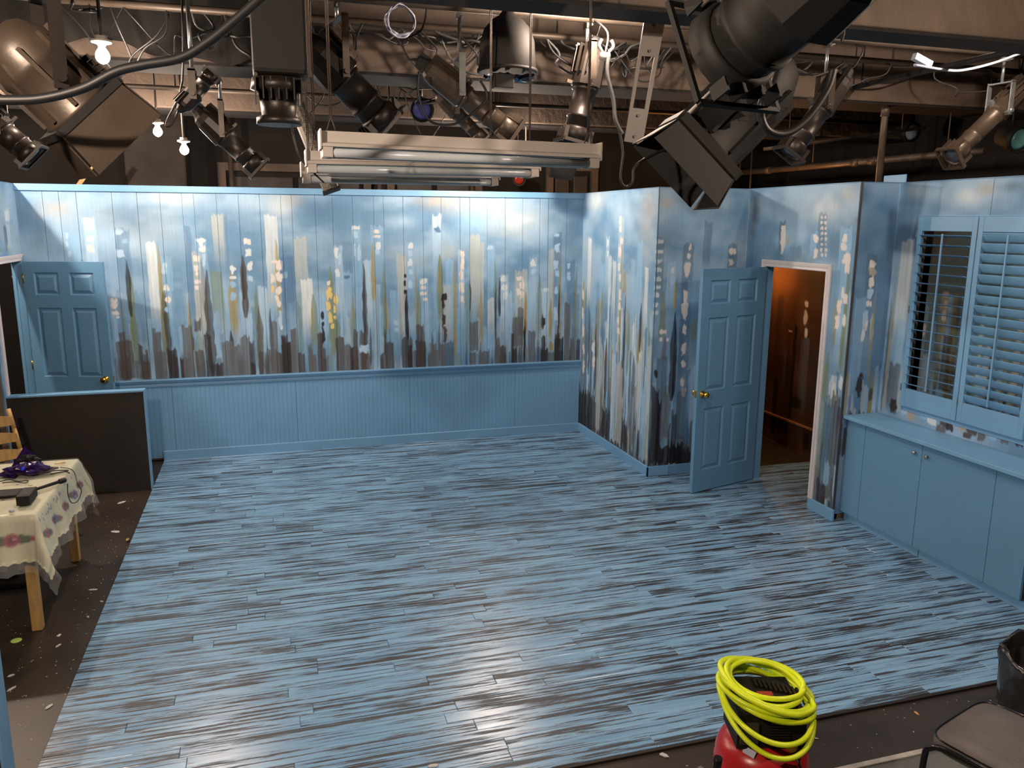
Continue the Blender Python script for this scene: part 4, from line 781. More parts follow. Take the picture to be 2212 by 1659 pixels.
ellipsoidal('unlit ellipsoidal spotlight behind the ribbed spotlight', (935, 190), (1045, 305), 6.85, .07, m_rig2, zpipe=3.68, dy=.0)
ellipsoidal('large silhouetted spotlight hanging close overhead at top right', (1900, -170), (1560, 128), 1.7, .135, m_rigd, m_rigd, zpipe=3.62, dy=-.2)

def par_can(label, rear, front, ypipe, R, m, m2, zpipe, dy=0.0, hood=False):
    a = atY(*rear, ypipe+dy); b = atY(*front, ypipe-dy); d = b-a; L = d.length; d.normalize(); piv = a+d*L*.5
    r = empty('stage_floodlight', piv, label, 'stage light', 'large stage lights'); q = d.to_track_quat('X', 'Z'); X = (1, 0, 0)
    B = lambda n_, mb, mm, p=None: body_child(r, piv, a, q, n_, mb, mm, p)
    hs = B('housing', MB().lathe([(0, R*.35), (.04*L, R*.6), (.16*L, R*.88), (.30*L, R*.97), (.34*L, R*1.0), (.36*L, R*.95), (.70*L, R*.98), (.72*L, R*1.04), (.76*L, R*1.04), (.76*L, R*.9), (.74*L, R*.9)], (0, 0, 0), X, 28), m)
    B('lens', MB().lathe([(.72*L, R*.9), (.735*L, R*.6), (.74*L, 0)], (0, 0, 0), X, 24), mat('lens_glass', (.05, .06, .08), .08))
    rib = MB().box((.18*L, -.006, R*.93), (.70*L, .006, R*1.07)).mesh('housing_rib', m)
    for i in range(8): f = linkmesh('housing_rib', rib, hs); f.rotation_euler = (i*PI/4+.2, 0, 0)
    s = R*1.08; fr = MB()
    for k in (-1, 1): fr.box((.74*L, k*s-.012, -s), (.80*L, k*s+.012, s)); fr.box((.74*L, -s, k*s-.012), (.80*L, s, k*s+.012))
    B('gel_frame', fr, m_rigd)
    # four flared flaps of the barn door / top hat
    for i in range(4):
        w0, w1 = s*.98, s*(1.15 if not hood else 1.12); e = s*(1.0 if not hood else 1.03); e1 = s*(1.22 if not hood else 1.16); x0, x1 = .79*L, L*(1.0 if not hood else 1.15)
        fl = MB(); t_ = .004
        vs = [(x0, -w0, e), (x0, w0, e), (x1, w1, e1), (x1, -w1, e1)]; vs2 = [(x, y, z+t_) for x, y, z in vs]
        fl.add(vs+vs2, [(0, 1, 2, 3), (7, 6, 5, 4)]+[(k, (k+1) % 4, 4+(k+1) % 4, 4+k) for k in range(4)])
        f = linkmesh('barn_door_flap', fl.mesh('barn_door_flap', m_rigd if not hood else m), r); f.location = a-piv; f.rotation_mode = 'QUATERNION'
        from mathutils import Quaternion
        f.rotation_quaternion = q @ Quaternion((1, 0, 0), i*PI/2)
    if hood:
        for i in range(5): B('vent_slat', MB().box((.50*L+.05*i*L, -R*.75, R*(1.06+.025*i)), (.545*L+.05*i*L, R*.75, R*(1.10+.03*i))), m)
    hang(r, piv, d.cross((0, 0, 1)), R*1.04, ypipe, zpipe, m, m2, 2.2)
    part(r, r, 'power_cord', MB().tube([a, a-d*.08, a-d*.1+Vector((.05, .02, .15)), Vector((a.x+.1, ypipe, zpipe))], .008, 6, sub=6), m_cable)
    return r
par_can('big black floodlight with barn doors hanging in front of the right wall top', (1700, 130), (1455, 378), 2.9, .14, m_rigd, m_rigd, 3.62, -.05)
A = par_can('big grey floodlight with a square hood at the upper left corner', (-10, 62), (225, 288), 2.9, .112, m_rig2, m_rig, 3.62, -.05, True)
# flat slotted hanger arm and perforated strip
m_arm = mat('grey_arm_paint', c(92, 76, 62), .45, var=.1)
def slotted_arm():
    y = 4.1; P_ = [atY(x, yy, y) for x, yy in ((1392, 40), (1436, 40), (1386, 312), (1348, 305))]
    tl, tr, br, bl = P_; r = empty('slotted_hanger_arm', (tl+tr)/2, 'flat slotted metal hanger arm lit white at its top beside the big floodlight', 'hanger arm'); r['category'] = 'bracket'
    def q(u, v): return (tl.lerp(tr, u)).lerp(bl.lerp(br, u), v)
    mb = MB(); n = Vector((0, .004, 0))
    for (u0, u1, v0, v1) in ((0, 1, -.55, .30), (0, .17, .30, .72), (.83, 1, .30, .72), (0, 1, .72, 1)):
        vs = [q(u0, v0), q(u1, v0), q(u1, v1), q(u0, v1)]; mb.add([p-n for p in vs]+[p+n for p in vs], [(0, 1, 2, 3), (7, 6, 5, 4)]+[(k, (k+1) % 4, 4+(k+1) % 4, 4+k) for k in range(4)])
    part(r, r, 'plate', mb, m_arm)
    fl = [q(1, -.55), q(1, 1)]; part(r, r, 'flange', MB().add([fl[0]-n, fl[1]-n, fl[1]+n*12, fl[0]+n*12, fl[0]-n+Vector((.003, 0, 0)), fl[1]-n+Vector((.003, 0, 0)), fl[1]+n*12+Vector((.003, 0, 0)), fl[0]+n*12+Vector((.003, 0, 0))], [(0, 1, 2, 3), (7, 6, 5, 4), (0, 1, 5, 4), (1, 2, 6, 5), (2, 3, 7, 6), (3, 0, 4, 7)]), m_arm)
    for v in (.05, .26, .78, .95): p = q(.5, v); part(r, r, 'bolt', MB().cyl(p-Vector((0, .012, 0)), p, .008), m_rig)
slotted_arm()
def perforated_material():
    m = mat('perforated_metal', c(140, 122, 104), .45, .3, var=.1); nt = m.node_tree; N = nt.nodes; L = nt.links; b = N['Principled BSDF']
    tc = N.new('ShaderNodeTexCoord'); v = N.new('ShaderNodeTexVoronoi'); v.inputs['Scale'].default_value = 95; v.inputs['Randomness'].default_value = .15; L.new(tc.outputs['Object'], v.inputs['Vector'])
    r = N.new('ShaderNodeMapRange'); r.inputs['From Min'].default_value = .28; r.inputs['From Max'].default_value = .36; L.new(v.outputs['Distance'], r.inputs['Value'])
    x = N.new('ShaderNodeMix'); x.data_type = 'RGBA'; x.inputs['A'].default_value = (.01, .01, .01, 1); src = b.inputs['Base Color'].links[0].from_socket
    L.new(src, x.inputs['B']); L.new(r.outputs['Result'], x.inputs['Factor']); L.new(x.outputs['Result'], b.inputs['Base Color']); return m
a, b = atY(628, 195, 5.4), atY(716, 412, 5.2); d = (b-a).normalized(); s = d.cross((0, 1, 0)).normalized(); f = d.cross(s)
mb = MB(); prof = [(-.05, .0), (-.043, -.028), (-.025, -.045), (0, -.05), (.025, -.045), (.043, -.028), (.05, 0), (.045, 0), (.0, -.044), (-.045, 0)]
vs = []
for p in (a, b): vs += [p+s*u+f*(-v) for u, v in prof]
n = len(prof); mb.add(vs, [(i, (i+1) % n, n+(i+1) % n, n+i) for i in range(n)]+[tuple(range(n)), tuple(range(n, 2*n))])
r = empty('perforated_trough', a, 'slanted perforated metal trough hanging over the top of the back wall', 'metal trough')
part(r, r, 'trough', mb, perforated_material()); part(r, r, 'end_cap', MB().obox(b, (s, f, d), (.055, .03, .006)), m_rig2); part(r, r, 'hanging_wire', MB().cyl(a, (a.x, a.y, 4.15), .004), m_steel)

p = atY(1214, 364, 8.5); r = empty('wall_speaker', p, 'dark slanted box speaker hanging above the right end of the back wall', 'speaker')
ax_ = (Vector((1, 0, -.12)), Vector((.1, -.8, -.6)), Vector((0, -.6, .8)))
part(r, r, 'case', MB().obox(p, (ax_[0], ax_[1], ax_[0].cross(ax_[1])), (.135, .05, .10)), m_rig); part(r, r, 'grille', MB().obox(p+ax_[1]*.052, (ax_[0], ax_[1], ax_[0].cross(ax_[1])), (.12, .003, .085)), m_rigd); part(r, r, 'bracket', MB().cyl(p, (p.x, p.y, 4.15), .012), m_rig)
p = Vector((2.62, 8.2, 2.93)); r = empty('shadow_caster', p, 'small dark box added near the hidden bulb to shade the back wall corner', 'shadow caster')  # unseen box added to cast a shadow on the back wall corner
part(r, r, 'box', MB().box(p-Vector((.05, .04, .06)), p+Vector((.05, .04, .06)), .008), m_dark); part(r, r, 'lid', MB().box(p-Vector((.045, .044, .055)), p-Vector((-.045, .04, -.055))), m_rig); part(r, r, 'stem', MB().cyl(p+Vector((0, 0, .05)), (p.x, p.y, 4.15), .01), m_steel)
# scoop light with foil, box light
p = atY(1096, 92, 4.75); r = empty('scoop_light', p, 'black bell shaped scoop light seen from behind, with foil below', 'stage light')
part(r, r, 'bell', MB().lathe([(-.155, .165), (-.15, .168), (.0, .158), (.07, .135), (.12, .09), (.145, .05), (.17, .03), (.17, 0)], p, (0, 0, 1), 28), m_rigd)
part(r, r, 'rim', MB().lathe([(-.165, .16), (-.165, .175), (-.148, .175), (-.148, .16)], p, (0, 0, 1), 28), m_rigd)
R = random.Random(2); fo = MB(); g = 9
vs = [(p.x-.13+.28*i/g+R.uniform(-.01, .01), p.y-.06+.10*j/g+R.uniform(-.01, .01), p.z-.19+R.uniform(-.025, .025)) for j in range(g+1) for i in range(g+1)]
fo.add(vs, [(j*(g+1)+i, j*(g+1)+i+1, (j+1)*(g+1)+i+1, (j+1)*(g+1)+i) for j in range(g) for i in range(g)]); part(r, r, 'foil', fo, mat('blue_foil', (.30, .42, .62), .15, 1.0, var=.3), 'crumpled blue tinted foil')
part(r, r, 'ballast_box', MB().box((p.x-.115, p.y-.14, p.z-.27), (p.x+.0, p.y-.07, p.z-.195), .004), m_rigd)
part(r, r, 'hanging_stem', MB().cyl(p+Vector((0, 0, .16)), (p.x, p.y, 4.15), .012), m_steel)
p = atY(604, 70, 4.0); r = empty('box_light', p, 'black box shaped light with cooling fins hanging at the upper left centre', 'stage light')
part(r, r, 'housing', MB().box((p.x-.125, p.y-.1, p.z-.19), (p.x+.115, p.y+.12, p.z+.22), .02), m_rigd)
part(r, r, 'reflector_neck', MB().lathe([(0, .11), (.05, .12), (.06, .085), (.16, .075), (.17, .1), (.2, .1)], (p.x-.02, p.y, p.z-.2), (0, 0, -1), 16), m_rig)
for i in range(7): part(r, r, 'cooling_fin', MB().box((p.x-.12+i*.033, p.y-.11, p.z-.30), (p.x-.114+i*.033, p.y+.1, p.z-.205)), m_rig)
part(r, r, 'edge_bar', MB().box((p.x+.112, p.y-.11, p.z-.2), (p.x+.125, p.y-.095, p.z+.22)), m_rig2); part(r, r, 'hanging_stem', MB().cyl(p+Vector((0, 0, .2)), (p.x, p.y, 4.15), .015), m_steel)
for k, (x, y, yy, col, lab) in enumerate([(1815, 278, 8.2, (.03, .08, .35), 'small dark light with a blue gel above the doorway wall'), (1972, 286, 7.4, (.35, .45, .55), 'small dark light with a pale blue foil lens above the window'), (2206, 302, 5.2, (.10, .28, .30), 'small light with a teal lens at the upper right edge'), (912, 238, 7.3, (.14, .16, .5), 'small dark light with a violet gel behind the ribbed spotlight'), (1122, 388, 9.4, (.22, .02, .01), 'small red guarded lamp above the back wall')]):
    p = atY(x, y, yy); d = Vector((-.1, -1, -.25)).normalized(); R0 = .1 if k != 4 else .075; r = empty('gel_light', p, lab, 'stage light')
    part(r, r, 'can', MB().lathe([(-.22, .04), (-.2, R0*.8), (-.05, R0), (0, R0*1.05), (0, R0*.92), (-.01, R0*.92)], p, d, 18), m_rigd)
    part(r, r, 'gel', MB().lathe([(-.012, R0*.93), (-.004, R0*.5), (-.002, 0)], p, d, 18), mat('gel_%d' % k, col, .25))
    part(r, r, 'hanging_stem', MB().cyl(p-d*.1, (p.x-d.x*.1, p.y-d.y*.1, 4.15), .012), m_rig)

# ------------------------------------------------------------------ fluorescent strip fixtures
def strip_light(pa, pb, y, label, ztop):
    a, b = atY(*pa, y), atY(*pb, y); r = empty('strip_fixture', a, label, 'light fixture', 'fluorescent strip fixtures'); L = (b-a).length; d = (b-a).normalized(); f = Vector((0, 1, 0)); u = d.cross(f)
    if u.z < 0: u = -u
    sec = [(-.062, 0), (-.058, .012), (-.028, .02), (-.026, .062), (.026, .062), (.028, .02), (.058, .012), (.062, 0), (.03, .006), (-.03, .006)]
    n = len(sec); mb = MB(); vs = [p+f*q+u*w for p in (a, b) for q, w in sec]; mb.add(vs, [(i, (i+1) % n, n+(i+1) % n, n+i) for i in range(n)]+[tuple(range(n)), tuple(range(n, 2*n))]); part(r, r, 'housing', mb, m_fluor)
    for k in (-1, 1):
        part(r, r, 'lamp_tube', MB().cyl(a+d*.05+f*(k*.036)-u*.022, b-d*.05+f*(k*.036)-u*.022, .0175, n=16), m_tube)
        for p, s in ((a, 1), (b, -1)): part(r, r, 'lamp_socket', MB().obox(p+d*s*.028+f*(k*.036)-u*.016, (d, f, u), (.02, .021, .024)), m_fluor)
    for p, s in ((a, 1), (b, -1)): part(r, r, 'end_plate', MB().obox(p+d*s*.002+u*.028, (d, f, u), (.003, .064, .038)), m_fluor)
    for t in (.04, .965):
        p = a.lerp(b, t)+u*.06; q = Vector((p.x, p.y, ztop)); ch = MB(); ch.tube([p-d*.018, p+Vector((0, 0, .06)), p+d*.018], .003, 6); ch.cyl(p+Vector((-.004, 0, .05)), q+Vector((-.004, 0, 0)), .0028, n=6); ch.cyl(p+Vector((.004, .004, .05)), q+Vector((.004, .004, 0)), .0028, n=6); part(r, r, 'hanging_chain', ch, m_steel)
strip_light((690, 318), (1288, 344), 3.42, 'upper and longest fluorescent strip fixture under the ceiling', 4.15)
strip_light((660, 355), (1160, 366), 4.12, 'middle fluorescent strip fixture mostly behind the upper one', 4.15)
strip_light((650, 378), (1074, 386), 4.55, 'lower fluorescent strip fixture nearest the back wall top', 4.15)

# added black sheet, stands for the shade over the middle beam at upper left
R = random.Random(31); nx, nz = 60, 14; vs = []
for j in range(nz+1):
    for i in range(nx+1):
        x = -2.6+2.9*i/nx; z = 3.44+.71*j/nz+(.05*math.sin(x*5.3)+.03*math.sin(x*13) if j == 0 else 0); vs.append((x, 5.63+.03*math.sin(x*14+j*.1)+.015*math.sin(x*31)-.01*j/nz, z))
mb = MB().add(vs, [(j*(nx+1)+i, j*(nx+1)+i+1, (j+1)*(nx+1)+i+1, (j+1)*(nx+1)+i) for j in range(nz) for i in range(nx)], True)
mb.build('shade_sheet', mat('shade_sheet_black', c(16, 12, 10), .9, var=.2), None, (-1.2, 5.63, 4.15), 'black sheet added to keep the upper left ceiling in shade', 'cloth')

# ------------------------------------------------------------------ cables
def cable(pxs, y, r, m, label, group=None, name='cable'):
    P_ = [atY(q[0], q[1], q[2] if len(q) > 2 else y) for q in pxs]
    return MB().tube(P_, r, 8, sub=8).build(name, m, None, P_[0], label, 'cable', group)
cable([(-60, 214), (20, 216), (95, 212), (180, 190), (250, 155), (310, 140), (390, 125), (450, 90), (510, 42), (580, -20)], 2.55, .013, m_cable, 'thick black cable swagging across the upper left lights')
cable([(1800, 150), (1786, 195), (1745, 255), (1700, 288), (1662, 284), (1645, 255), (1648, 215), (1672, 180, 2.4), (1700, 60, 2.7), (1720, -150, 2.9)], 2.3, .0125, m_cable, 'thick black cable loop beside the big silhouetted spotlight')
cable([(1975, 140), (2050, 152), (2090, 150), (2150, 135), (2212, 112)], 4.75, .009, m_cablew, 'pale cable with taped plug hanging from the pipe at upper right')
cable([(1780, 0), (1790, 40), (1822, 60), (1818, 92)], 3.4, .008, m_cable, 'short black cable hanging from the nearest beam')
cable([(1862, 170), (1880, 178), (1930, 178), (1990, 160), (2060, 145)], 5.5, .007, m_cable, 'dark cable sagging in front of the middle beam at right')
cable([(1315, 120), (1312, 160), (1325, 215), (1330, 260), (1345, 290)], 4.6, .012, m_cableg, 'grey cable dropping from a white plug beside the slotted arm')
cable([(1338, 285), (1345, 330), (1340, 385), (1352, 404), (1366, 392), (1372, 360), (1420, 330), (1500, 300)], 2.85, .006, m_cable, 'thin black cable looping under the big floodlight')
cable([(905, 155), (905, 210), (930, 262), (980, 268), (1020, 245), (1052, 210), (1038, 175)], 4.7, .007, m_cable, 'black safety cable hanging around the ribbed spotlight')
cable([(640, 205), (630, 260), (640, 320), (655, 350), (700, 395)], 4.15, .004, m_cable, 'thin cord hanging past the left ends of the strip fixtures')
p = atY(865, 45, 4.7); mb = MB(); R = random.Random(8); pts = []
for i in range(60): a = 2*PI*i/15; rr = .075+R.uniform(-.006, .006)+.003*(i//15); pts.append(p+Vector((math.cos(a)*rr, R.uniform(-.012, .012), math.sin(a)*rr*.95)))
mb.tube(pts, .005, 7, sub=3).tube([pts[3], p+Vector((.02, .1, .12)), Vector((p.x+.02, 4.9, 3.67))], .004, 6, sub=4).build('cable_coil', m_cablew, None, p, 'small coil of pale cable hanging from the grid at top centre', 'cable coil')
R = random.Random(21)
def tangle(n, x0, x1, sag, yp, zp, mats, label, group):
    """cables tied to a lighting pipe at both ends, sagging between"""
    for i in range(n):
        xa = atY(R.uniform(x0, x1), 90, yp).x; w = R.uniform(.12, .7); s = R.uniform(*sag); k = R.randint(4, 7); pts = []
        for q in range(k+1):
            t = q/k; e = math.sin(PI*t)
            pts.append((xa+w*t+(R.uniform(-.06, .06) if 0 < q < k else 0), yp+(R.uniform(-.09, .09)*e if 0 < q < k else 0), zp-s*e*R.uniform(.7, 1.2)+(.02 if q in (0, k) else 0)))
        MB().tube(pts, R.choice((.004, .005, .006, .008)), 7, sub=6).build('cable', R.choice(mats), None, pts[0], label, 'cable', group)
tangle(12, 1120, 1400, (.03, .28), 5.3, 3.62, [m_cable, m_cable, m_cableg], 'one of the tangled cables under the nearest beam near the hanging chain', 'tangled cables by the chain')
tangle(10, 700, 1010, (.03, .28), 5.3, 3.62, [m_cableg, m_cable, m_cable], 'one of the tangled cables around the pale coil at top centre', 'tangled cables at top centre')
tangle(9, 100, 560, (.03, .35), 5.3, 3.62, [m_cable, m_cable, m_cableg], 'one of the dark cables hanging in the upper left grid', 'dark cables upper left')
tangle(9, 560, 960, (.1, .5), 7.2, 3.62, [m_cable, m_cableg], 'one of the cables slung behind the strip fixtures', 'cables behind strip fixtures')
tangle(7, 1650, 2150, (.02, .2), 5.3, 3.62, [m_cable, m_cable, m_cableg], 'one of the cables lying along the pipe at upper right', 'cables on the right pipe')
for k, (xa, xb, y, z, r_) in enumerate([(-3, 6.5, 5.15, 3.78, .035), (-3, 6.8, 5.3, 3.62, .022), (-4, 6.8, 7.2, 3.62, .03), (-2.5, 6.8, 7.55, 3.5, .02)]):
    pipe([(xa, y, z), (xb, y, z)], r_, m_steel, ['thick conduit along the ceiling behind the nearest beam', 'thin conduit in front of the middle beam', 'thick conduit behind the middle beam', 'thin conduit low behind the middle beam'][k], hang=(.2, .5, .8))
p = atY(1308, 112, 4.65); r = empty('white_plug', p, 'white plug head with prongs hanging on a cable by the chain', 'plug')
part(r, r, 'body', MB().lathe([(-.05, .012), (-.045, .03), (-.01, .034), (.0, .028)], p, (.1, -.3, 1), 14), m_fluor)
part(r, r, 'cord', MB().tube([p, p+Vector((.03, .05, .12)), Vector((p.x+.02, 4.9, 3.65))], .006, 6, sub=5), m_cableg)
for k in (-1, 1): part(r, r, 'prong', MB().tube([p+Vector((k*.02, 0, 0)), p+Vector((k*.045, -.01, .03)), p+Vector((k*.03, -.01, .065))], .009, 8, sub=4), m_fluor)
p = atY(1992, 131, 4.8); d = (atY(2012, 142, 4.8)-atY(1972, 120, 4.8)).normalized()
MB().obox(p, (d, (0, 1, 0), d.cross((0, 1, 0))), (.075, .02, .022)).build('cable_connector', m_cablew, None, p, 'pale block connector hanging at upper right', 'plug')

# ------------------------------------------------------------------ table with cloth
tx0, tx1, ty0, ty1, tz = -2.35, -1.375, 5.10, 6.25, .735
tb = empty('dining_table', (tx0, ty0, -.013), 'pine table under the floral cloth', 'table')
part(tb, tb, 'table_top', MB().box((tx0, ty0, tz-.025), (tx1, ty1, tz), .004), m_wood)
for x in (tx0+.04, tx1-.09):
    for y in (ty0+.03, ty1-.07): part(tb, tb, 'leg', MB().box((x, y, -.013), (x+.058, y+.058, tz-.025), .004), m_wood)
part(tb, tb, 'apron', MB().box((tx1-.06, ty0+.08, tz-.11), (tx1-.04, ty1-.08, tz-.025)).box((tx0+.08, ty0+.04, tz-.11), (tx1-.08, ty0+.06, tz-.025)), m_wood)
def cloth(name, over, step, off, m, roses=False, seed=1, label='', cat='', waves=.012):
    R = np.random.default_rng(seed)
    xs = np.arange(tx0-over, tx1+over+step/2, step); ys = np.arange(ty0-over, ty1+over+step/2, step); X, Y = np.meshgrid(xs, ys)
    ox = np.maximum(np.maximum(tx0-X, X-tx1), 0); oy = np.maximum(np.maximum(ty0-Y, Y-ty1), 0); sx = np.where(X > tx1, 1, -1); sy = np.where(Y > ty1, 1, -1)
    d = np.hypot(ox, oy); cx = np.clip(X, tx0, tx1); cy = np.clip(Y, ty0, ty1); e = np.maximum(d, 1e-6)
    k = np.minimum(d/.04, 1)
    wav = (waves*np.sin(Y*17+1)+waves*.6*np.sin(Y*31))*np.clip(ox/.3, 0, 1)+(waves*np.sin(X*19)+waves*.6*np.sin(X*37+2))*np.clip(oy/.3, 0, 1)
    out = .006+off+.012*k+np.clip(d, 0, 1)*.12+wav
    both = (ox > 0) & (oy > 0); out = np.where(both, out+.05*np.clip(np.minimum(ox, oy)/.2, 0, 1), out)
    PX = cx+sx*ox/e*out*(d > 0); PY = cy+sy*oy/e*out*(d > 0); PZ = tz+.003+off-np.maximum(d-.01, 0)*.99
    scal = .012*np.abs(np.sin(X*60))*(oy > over-.02)+.012*np.abs(np.sin(Y*60))*(ox > over-.02)
    PZ = PZ+scal+.0015*np.sin(X*40)*np.sin(Y*35)*(d == 0)
    vs = np.stack([PX, PY, PZ], -1).reshape(-1, 3); ny, nx = X.shape; idx = np.arange(nx*ny).reshape(ny, nx)
    q = np.stack([idx[:-1, :-1], idx[:-1, 1:], idx[1:, 1:], idx[1:, :-1]], -1).reshape(-1, 4)
    me = bpy.data.meshes.new(name); org = np.array([tx0, ty0, tz]); me.from_pydata((vs-org).tolist(), [], q.tolist()); me.polygons.foreach_set('use_smooth', [True]*len(q))
    if roses:
        base = np.array(c(222, 202, 160)); col = np.tile(base, (ny, nx, 1))
        def spot(x, y, r, cc, asp=1.0):
            w = np.clip((1-np.hypot((X-x)/r, (Y-y)/(r*asp)))/.25, 0, 1)[..., None]; col[:] = col*(1-w)+np.array(cc)*w
        red, dkr, grn, blu = c(170, 60, 70), c(110, 30, 50), c(84, 92, 60), c(90, 96, 140)
        def rose(x, y, s, along, blue=False):
            ux, uy = along
            for t, r in ((-1.0, .36), (1.0, .36), (-.6, .45), (.6, .45)): spot(x+ux*t*s*1.1-uy*.0, y+uy*t*s*1.1, s*r, grn)
            for t in (-1.5, 1.5): spot(x+ux*t*s, y+uy*t*s, s*.25, red)
            spot(x, y, s*.62, blu if blue else red); spot(x, y, s*.3, dkr); spot(x+.2*s, y+.1*s, s*.13, c(220, 130, 130))
        for i, yy in enumerate((ty0+.08, ty0+.32, ty0+.56, ty0+.80, ty0+1.02)): rose(tx1+.165, yy, .062, (.25, .9), i % 2 == 1)
        for i, xx in enumerate((tx1-.12, tx1-.46, tx1-.80)): rose(xx, ty0-.15, .075, (1, .0))
        for i in range(40): spot(R.uniform(tx0, tx1), R.uniform(ty0, ty1), .012, (grn, red, blu)[i % 3])
        for i in range(26): spot(tx1+R.uniform(.03, .08), R.uniform(ty0, ty1), .010, blu)
        at_ = me.attributes.new('paint', 'FLOAT_COLOR', 'POINT'); at_.data.foreach_set('color', np.concatenate([col.reshape(-1, 3), np.ones((nx*ny, 1))], 1).astype(np.float32).ravel())
    me.materials.append(m); o = linkmesh(name, me, None, (tx0, ty0, tz)); return tag(o, label, cat)
m_cloth = mural_material(); m_cloth.name = 'embroidered_cloth'; m_cloth.node_tree.nodes['Principled BSDF'].inputs['Roughness'].default_value = .7
cloth('tablecloth', .30, .011, .0, m_cloth, True, 1, 'cream tablecloth with embroidered red roses on the pine table', 'tablecloth')
mp_ = bpy.data.materials.new('clear_plastic'); mp_.use_nodes = True; N = mp_.node_tree.nodes; L = mp_.node_tree.links; bs = N['Principled BSDF']
bs.inputs['Base Color'].default_value = (.8, .85, .9, 1); bs.inputs['Roughness'].default_value = .12; tr = N.new('ShaderNodeBsdfTransparent'); mx = N.new('ShaderNodeMixShader'); mx.inputs[0].default_value = .12
nz = N.new('ShaderNodeTexNoise'); nz.inputs['Scale'].default_value = 6; rr = N.new('ShaderNodeMapRange'); rr.inputs['To Min'].default_value = .06; rr.inputs['To Max'].default_value = .2; L.new(nz.outputs['Fac'], rr.inputs['Value']); L.new(rr.outputs['Result'], mx.inputs[0])
L.new(tr.outputs[0], mx.inputs[1]); L.new(bs.outputs[0], mx.inputs[2]); L.new(mx.outputs[0], N['Material Output'].inputs['Surface'])
cloth('plastic_table_cover', .37, .03, .006, mp_, False, 2, 'clear plastic cover over the tablecloth', 'table cover', .02)
# things on the table
zt = tz+.0165
p = atZ(62, 1022, zt); r = empty('purple_bag', p, 'crumpled purple cellophane bundle with a blue glint on the table', 'bag')
mpur = mat('purple_cellophane', (.022, .009, .075), .15, var=.4, scale=14); mpg = mat('grey_plush', c(88, 78, 78), .8, var=.3, scale=20)
def lump(cen, rad, seed, n=14, amp=.25):
    R = np.random.default_rng(seed); mb = MB(); ph = R.uniform(0, 6, 12); vs = []; fs = []
    for j in range(n+1):
        th = PI*j/n
        for i in range(2*n):
            a = PI*i/n; k = 1+amp*(math.sin(3*a+ph[0]+2*th)+math.sin(5*a*1+ph[1]-3*th)*.6+math.sin(7*th+ph[2]+2*a)*.6)*math.sin(th)
            vs.append((cen[0]+rad[0]*k*math.sin(th)*math.cos(a), cen[1]+rad[1]*k*math.sin(th)*math.sin(a), max(cen[2]+rad[2]*k*math.cos(th), zt+.0005)))
    for j in range(n):
        for i in range(2*n): k = (i+1) % (2*n); fs.append((j*2*n+i, j*2*n+k, (j+1)*2*n+k, (j+1)*2*n+i))
    return mb.add(vs, fs, False)
part(r, r, 'bundle', lump((p.x, p.y, zt+.035), (.11, .09, .04), 3), mpur); part(r, r, 'plush_part', lump((p.x+.08, p.y-.02, zt+.022), (.075, .05, .022), 5), mpg)
part(r, r, 'dark_crest', lump((p.x-.01, p.y+.06, zt+.06), (.06, .03, .05), 7), m_rigd)
sh = MB(); sh.add([(p.x-.2, p.y-.02, zt+.002), (p.x-.06, p.y-.1, zt+.003), (p.x-.04, p.y+.0, zt+.05), (p.x-.12, p.y+.06, zt+.03), (p.x+.02, p.y+.12, zt+.09), (p.x-.05, p.y+.16, zt+.15)], [(0, 1, 2, 3), (3, 2, 4, 5)]); part(r, r, 'cellophane_sheet', sh, mpur)
part(r, r, 'blue_glint', MB().lathe([(-.014, .0), (-.01, .01), (0, .014), (.01, .01), (.014, 0)], (p.x-.01, p.y-.08, zt+.055), (0, 0, 1), 14), mat('bright_blue', (.02, .05, .9), .2))  # bright blue blob standing in for a small glint of light
def flat_cable(pxs, r_, m, label): P_ = [atZ(x, y, zt+r_+ (z if False else 0)) for x, y in pxs]; MB().tube(P_, r_, 6, sub=6).build('cable', m, None, P_[0], label, 'cable')
flat_cable([(92, 1022), (110, 1018), (128, 1016), (148, 1016), (130, 1020), (108, 1024), (140, 1019), (150, 1022)], .004, m_cable, 'thin black cable lying right of the purple bundle')
flat_cable([(0, 1040), (20, 1036), (40, 1040), (60, 1038), (55, 1043), (30, 1041), (5, 1043)], .0035, m_cable, 'thin black cable lying left of the purple bundle')
P_ = [atZ(130, 1010, zt), atZ(148, 1012, zt+.01), atZ(160, 1020, zt), atZ(168, 1045, .74), atZ(176, 1060, .66), atZ(168, 1082, .58), atZ(155, 1086, .58), atZ(147, 1070, .66), atZ(146, 1045, zt+.01)]
P_ = [Vector((max(q.x, tx1+.055) if q.z < zt-.002 else q.x, q.y, q.z)) for q in P_]
MB().tube(P_, .003, 6, sub=6).build('cable', m_cable, None, P_[0], 'thin brown cable looping over the right edge of the table', 'cable')
a, b = atZ(62, 1062, zt+.012), atZ(142, 1036, zt+.014); d = (b-a).normalized(); r = empty('handheld_microphone', a, 'long black microphone lying across the table', 'microphone')
part(r, r, 'shaft', MB().lathe([(0, .006), (.02, .009), ((b-a).length*.82, .011)], a, d, 12), m_rigd); part(r, r, 'head', MB().lathe([((b-a).length*.8, .012), ((b-a).length*.84, .018), ((b-a).length*.97, .018), ((b-a).length, .012)], a, d, 14), m_rig)
a, b = atZ(48, 1095, zt), atZ(70, 1068, zt); d = (b-a).normalized(); d.z = 0; d.normalize(); s = Vector((d.y, -d.x, 0))
r = empty('power_brick', a, 'black rectangular power brick near the front edge of the table', 'power brick'); part(r, r, 'case', MB().obox(a.lerp(b, .5)+Vector((0, 0, .028)), (d, s, (0, 0, 1)), (.09, .036, .028)), m_rigd); part(r, r, 'rating_label', MB().obox(a.lerp(b, .5)+Vector((0, 0, .0565)), (d, s, (0, 0, 1)), (.06, .026, .0005)), m_rig)
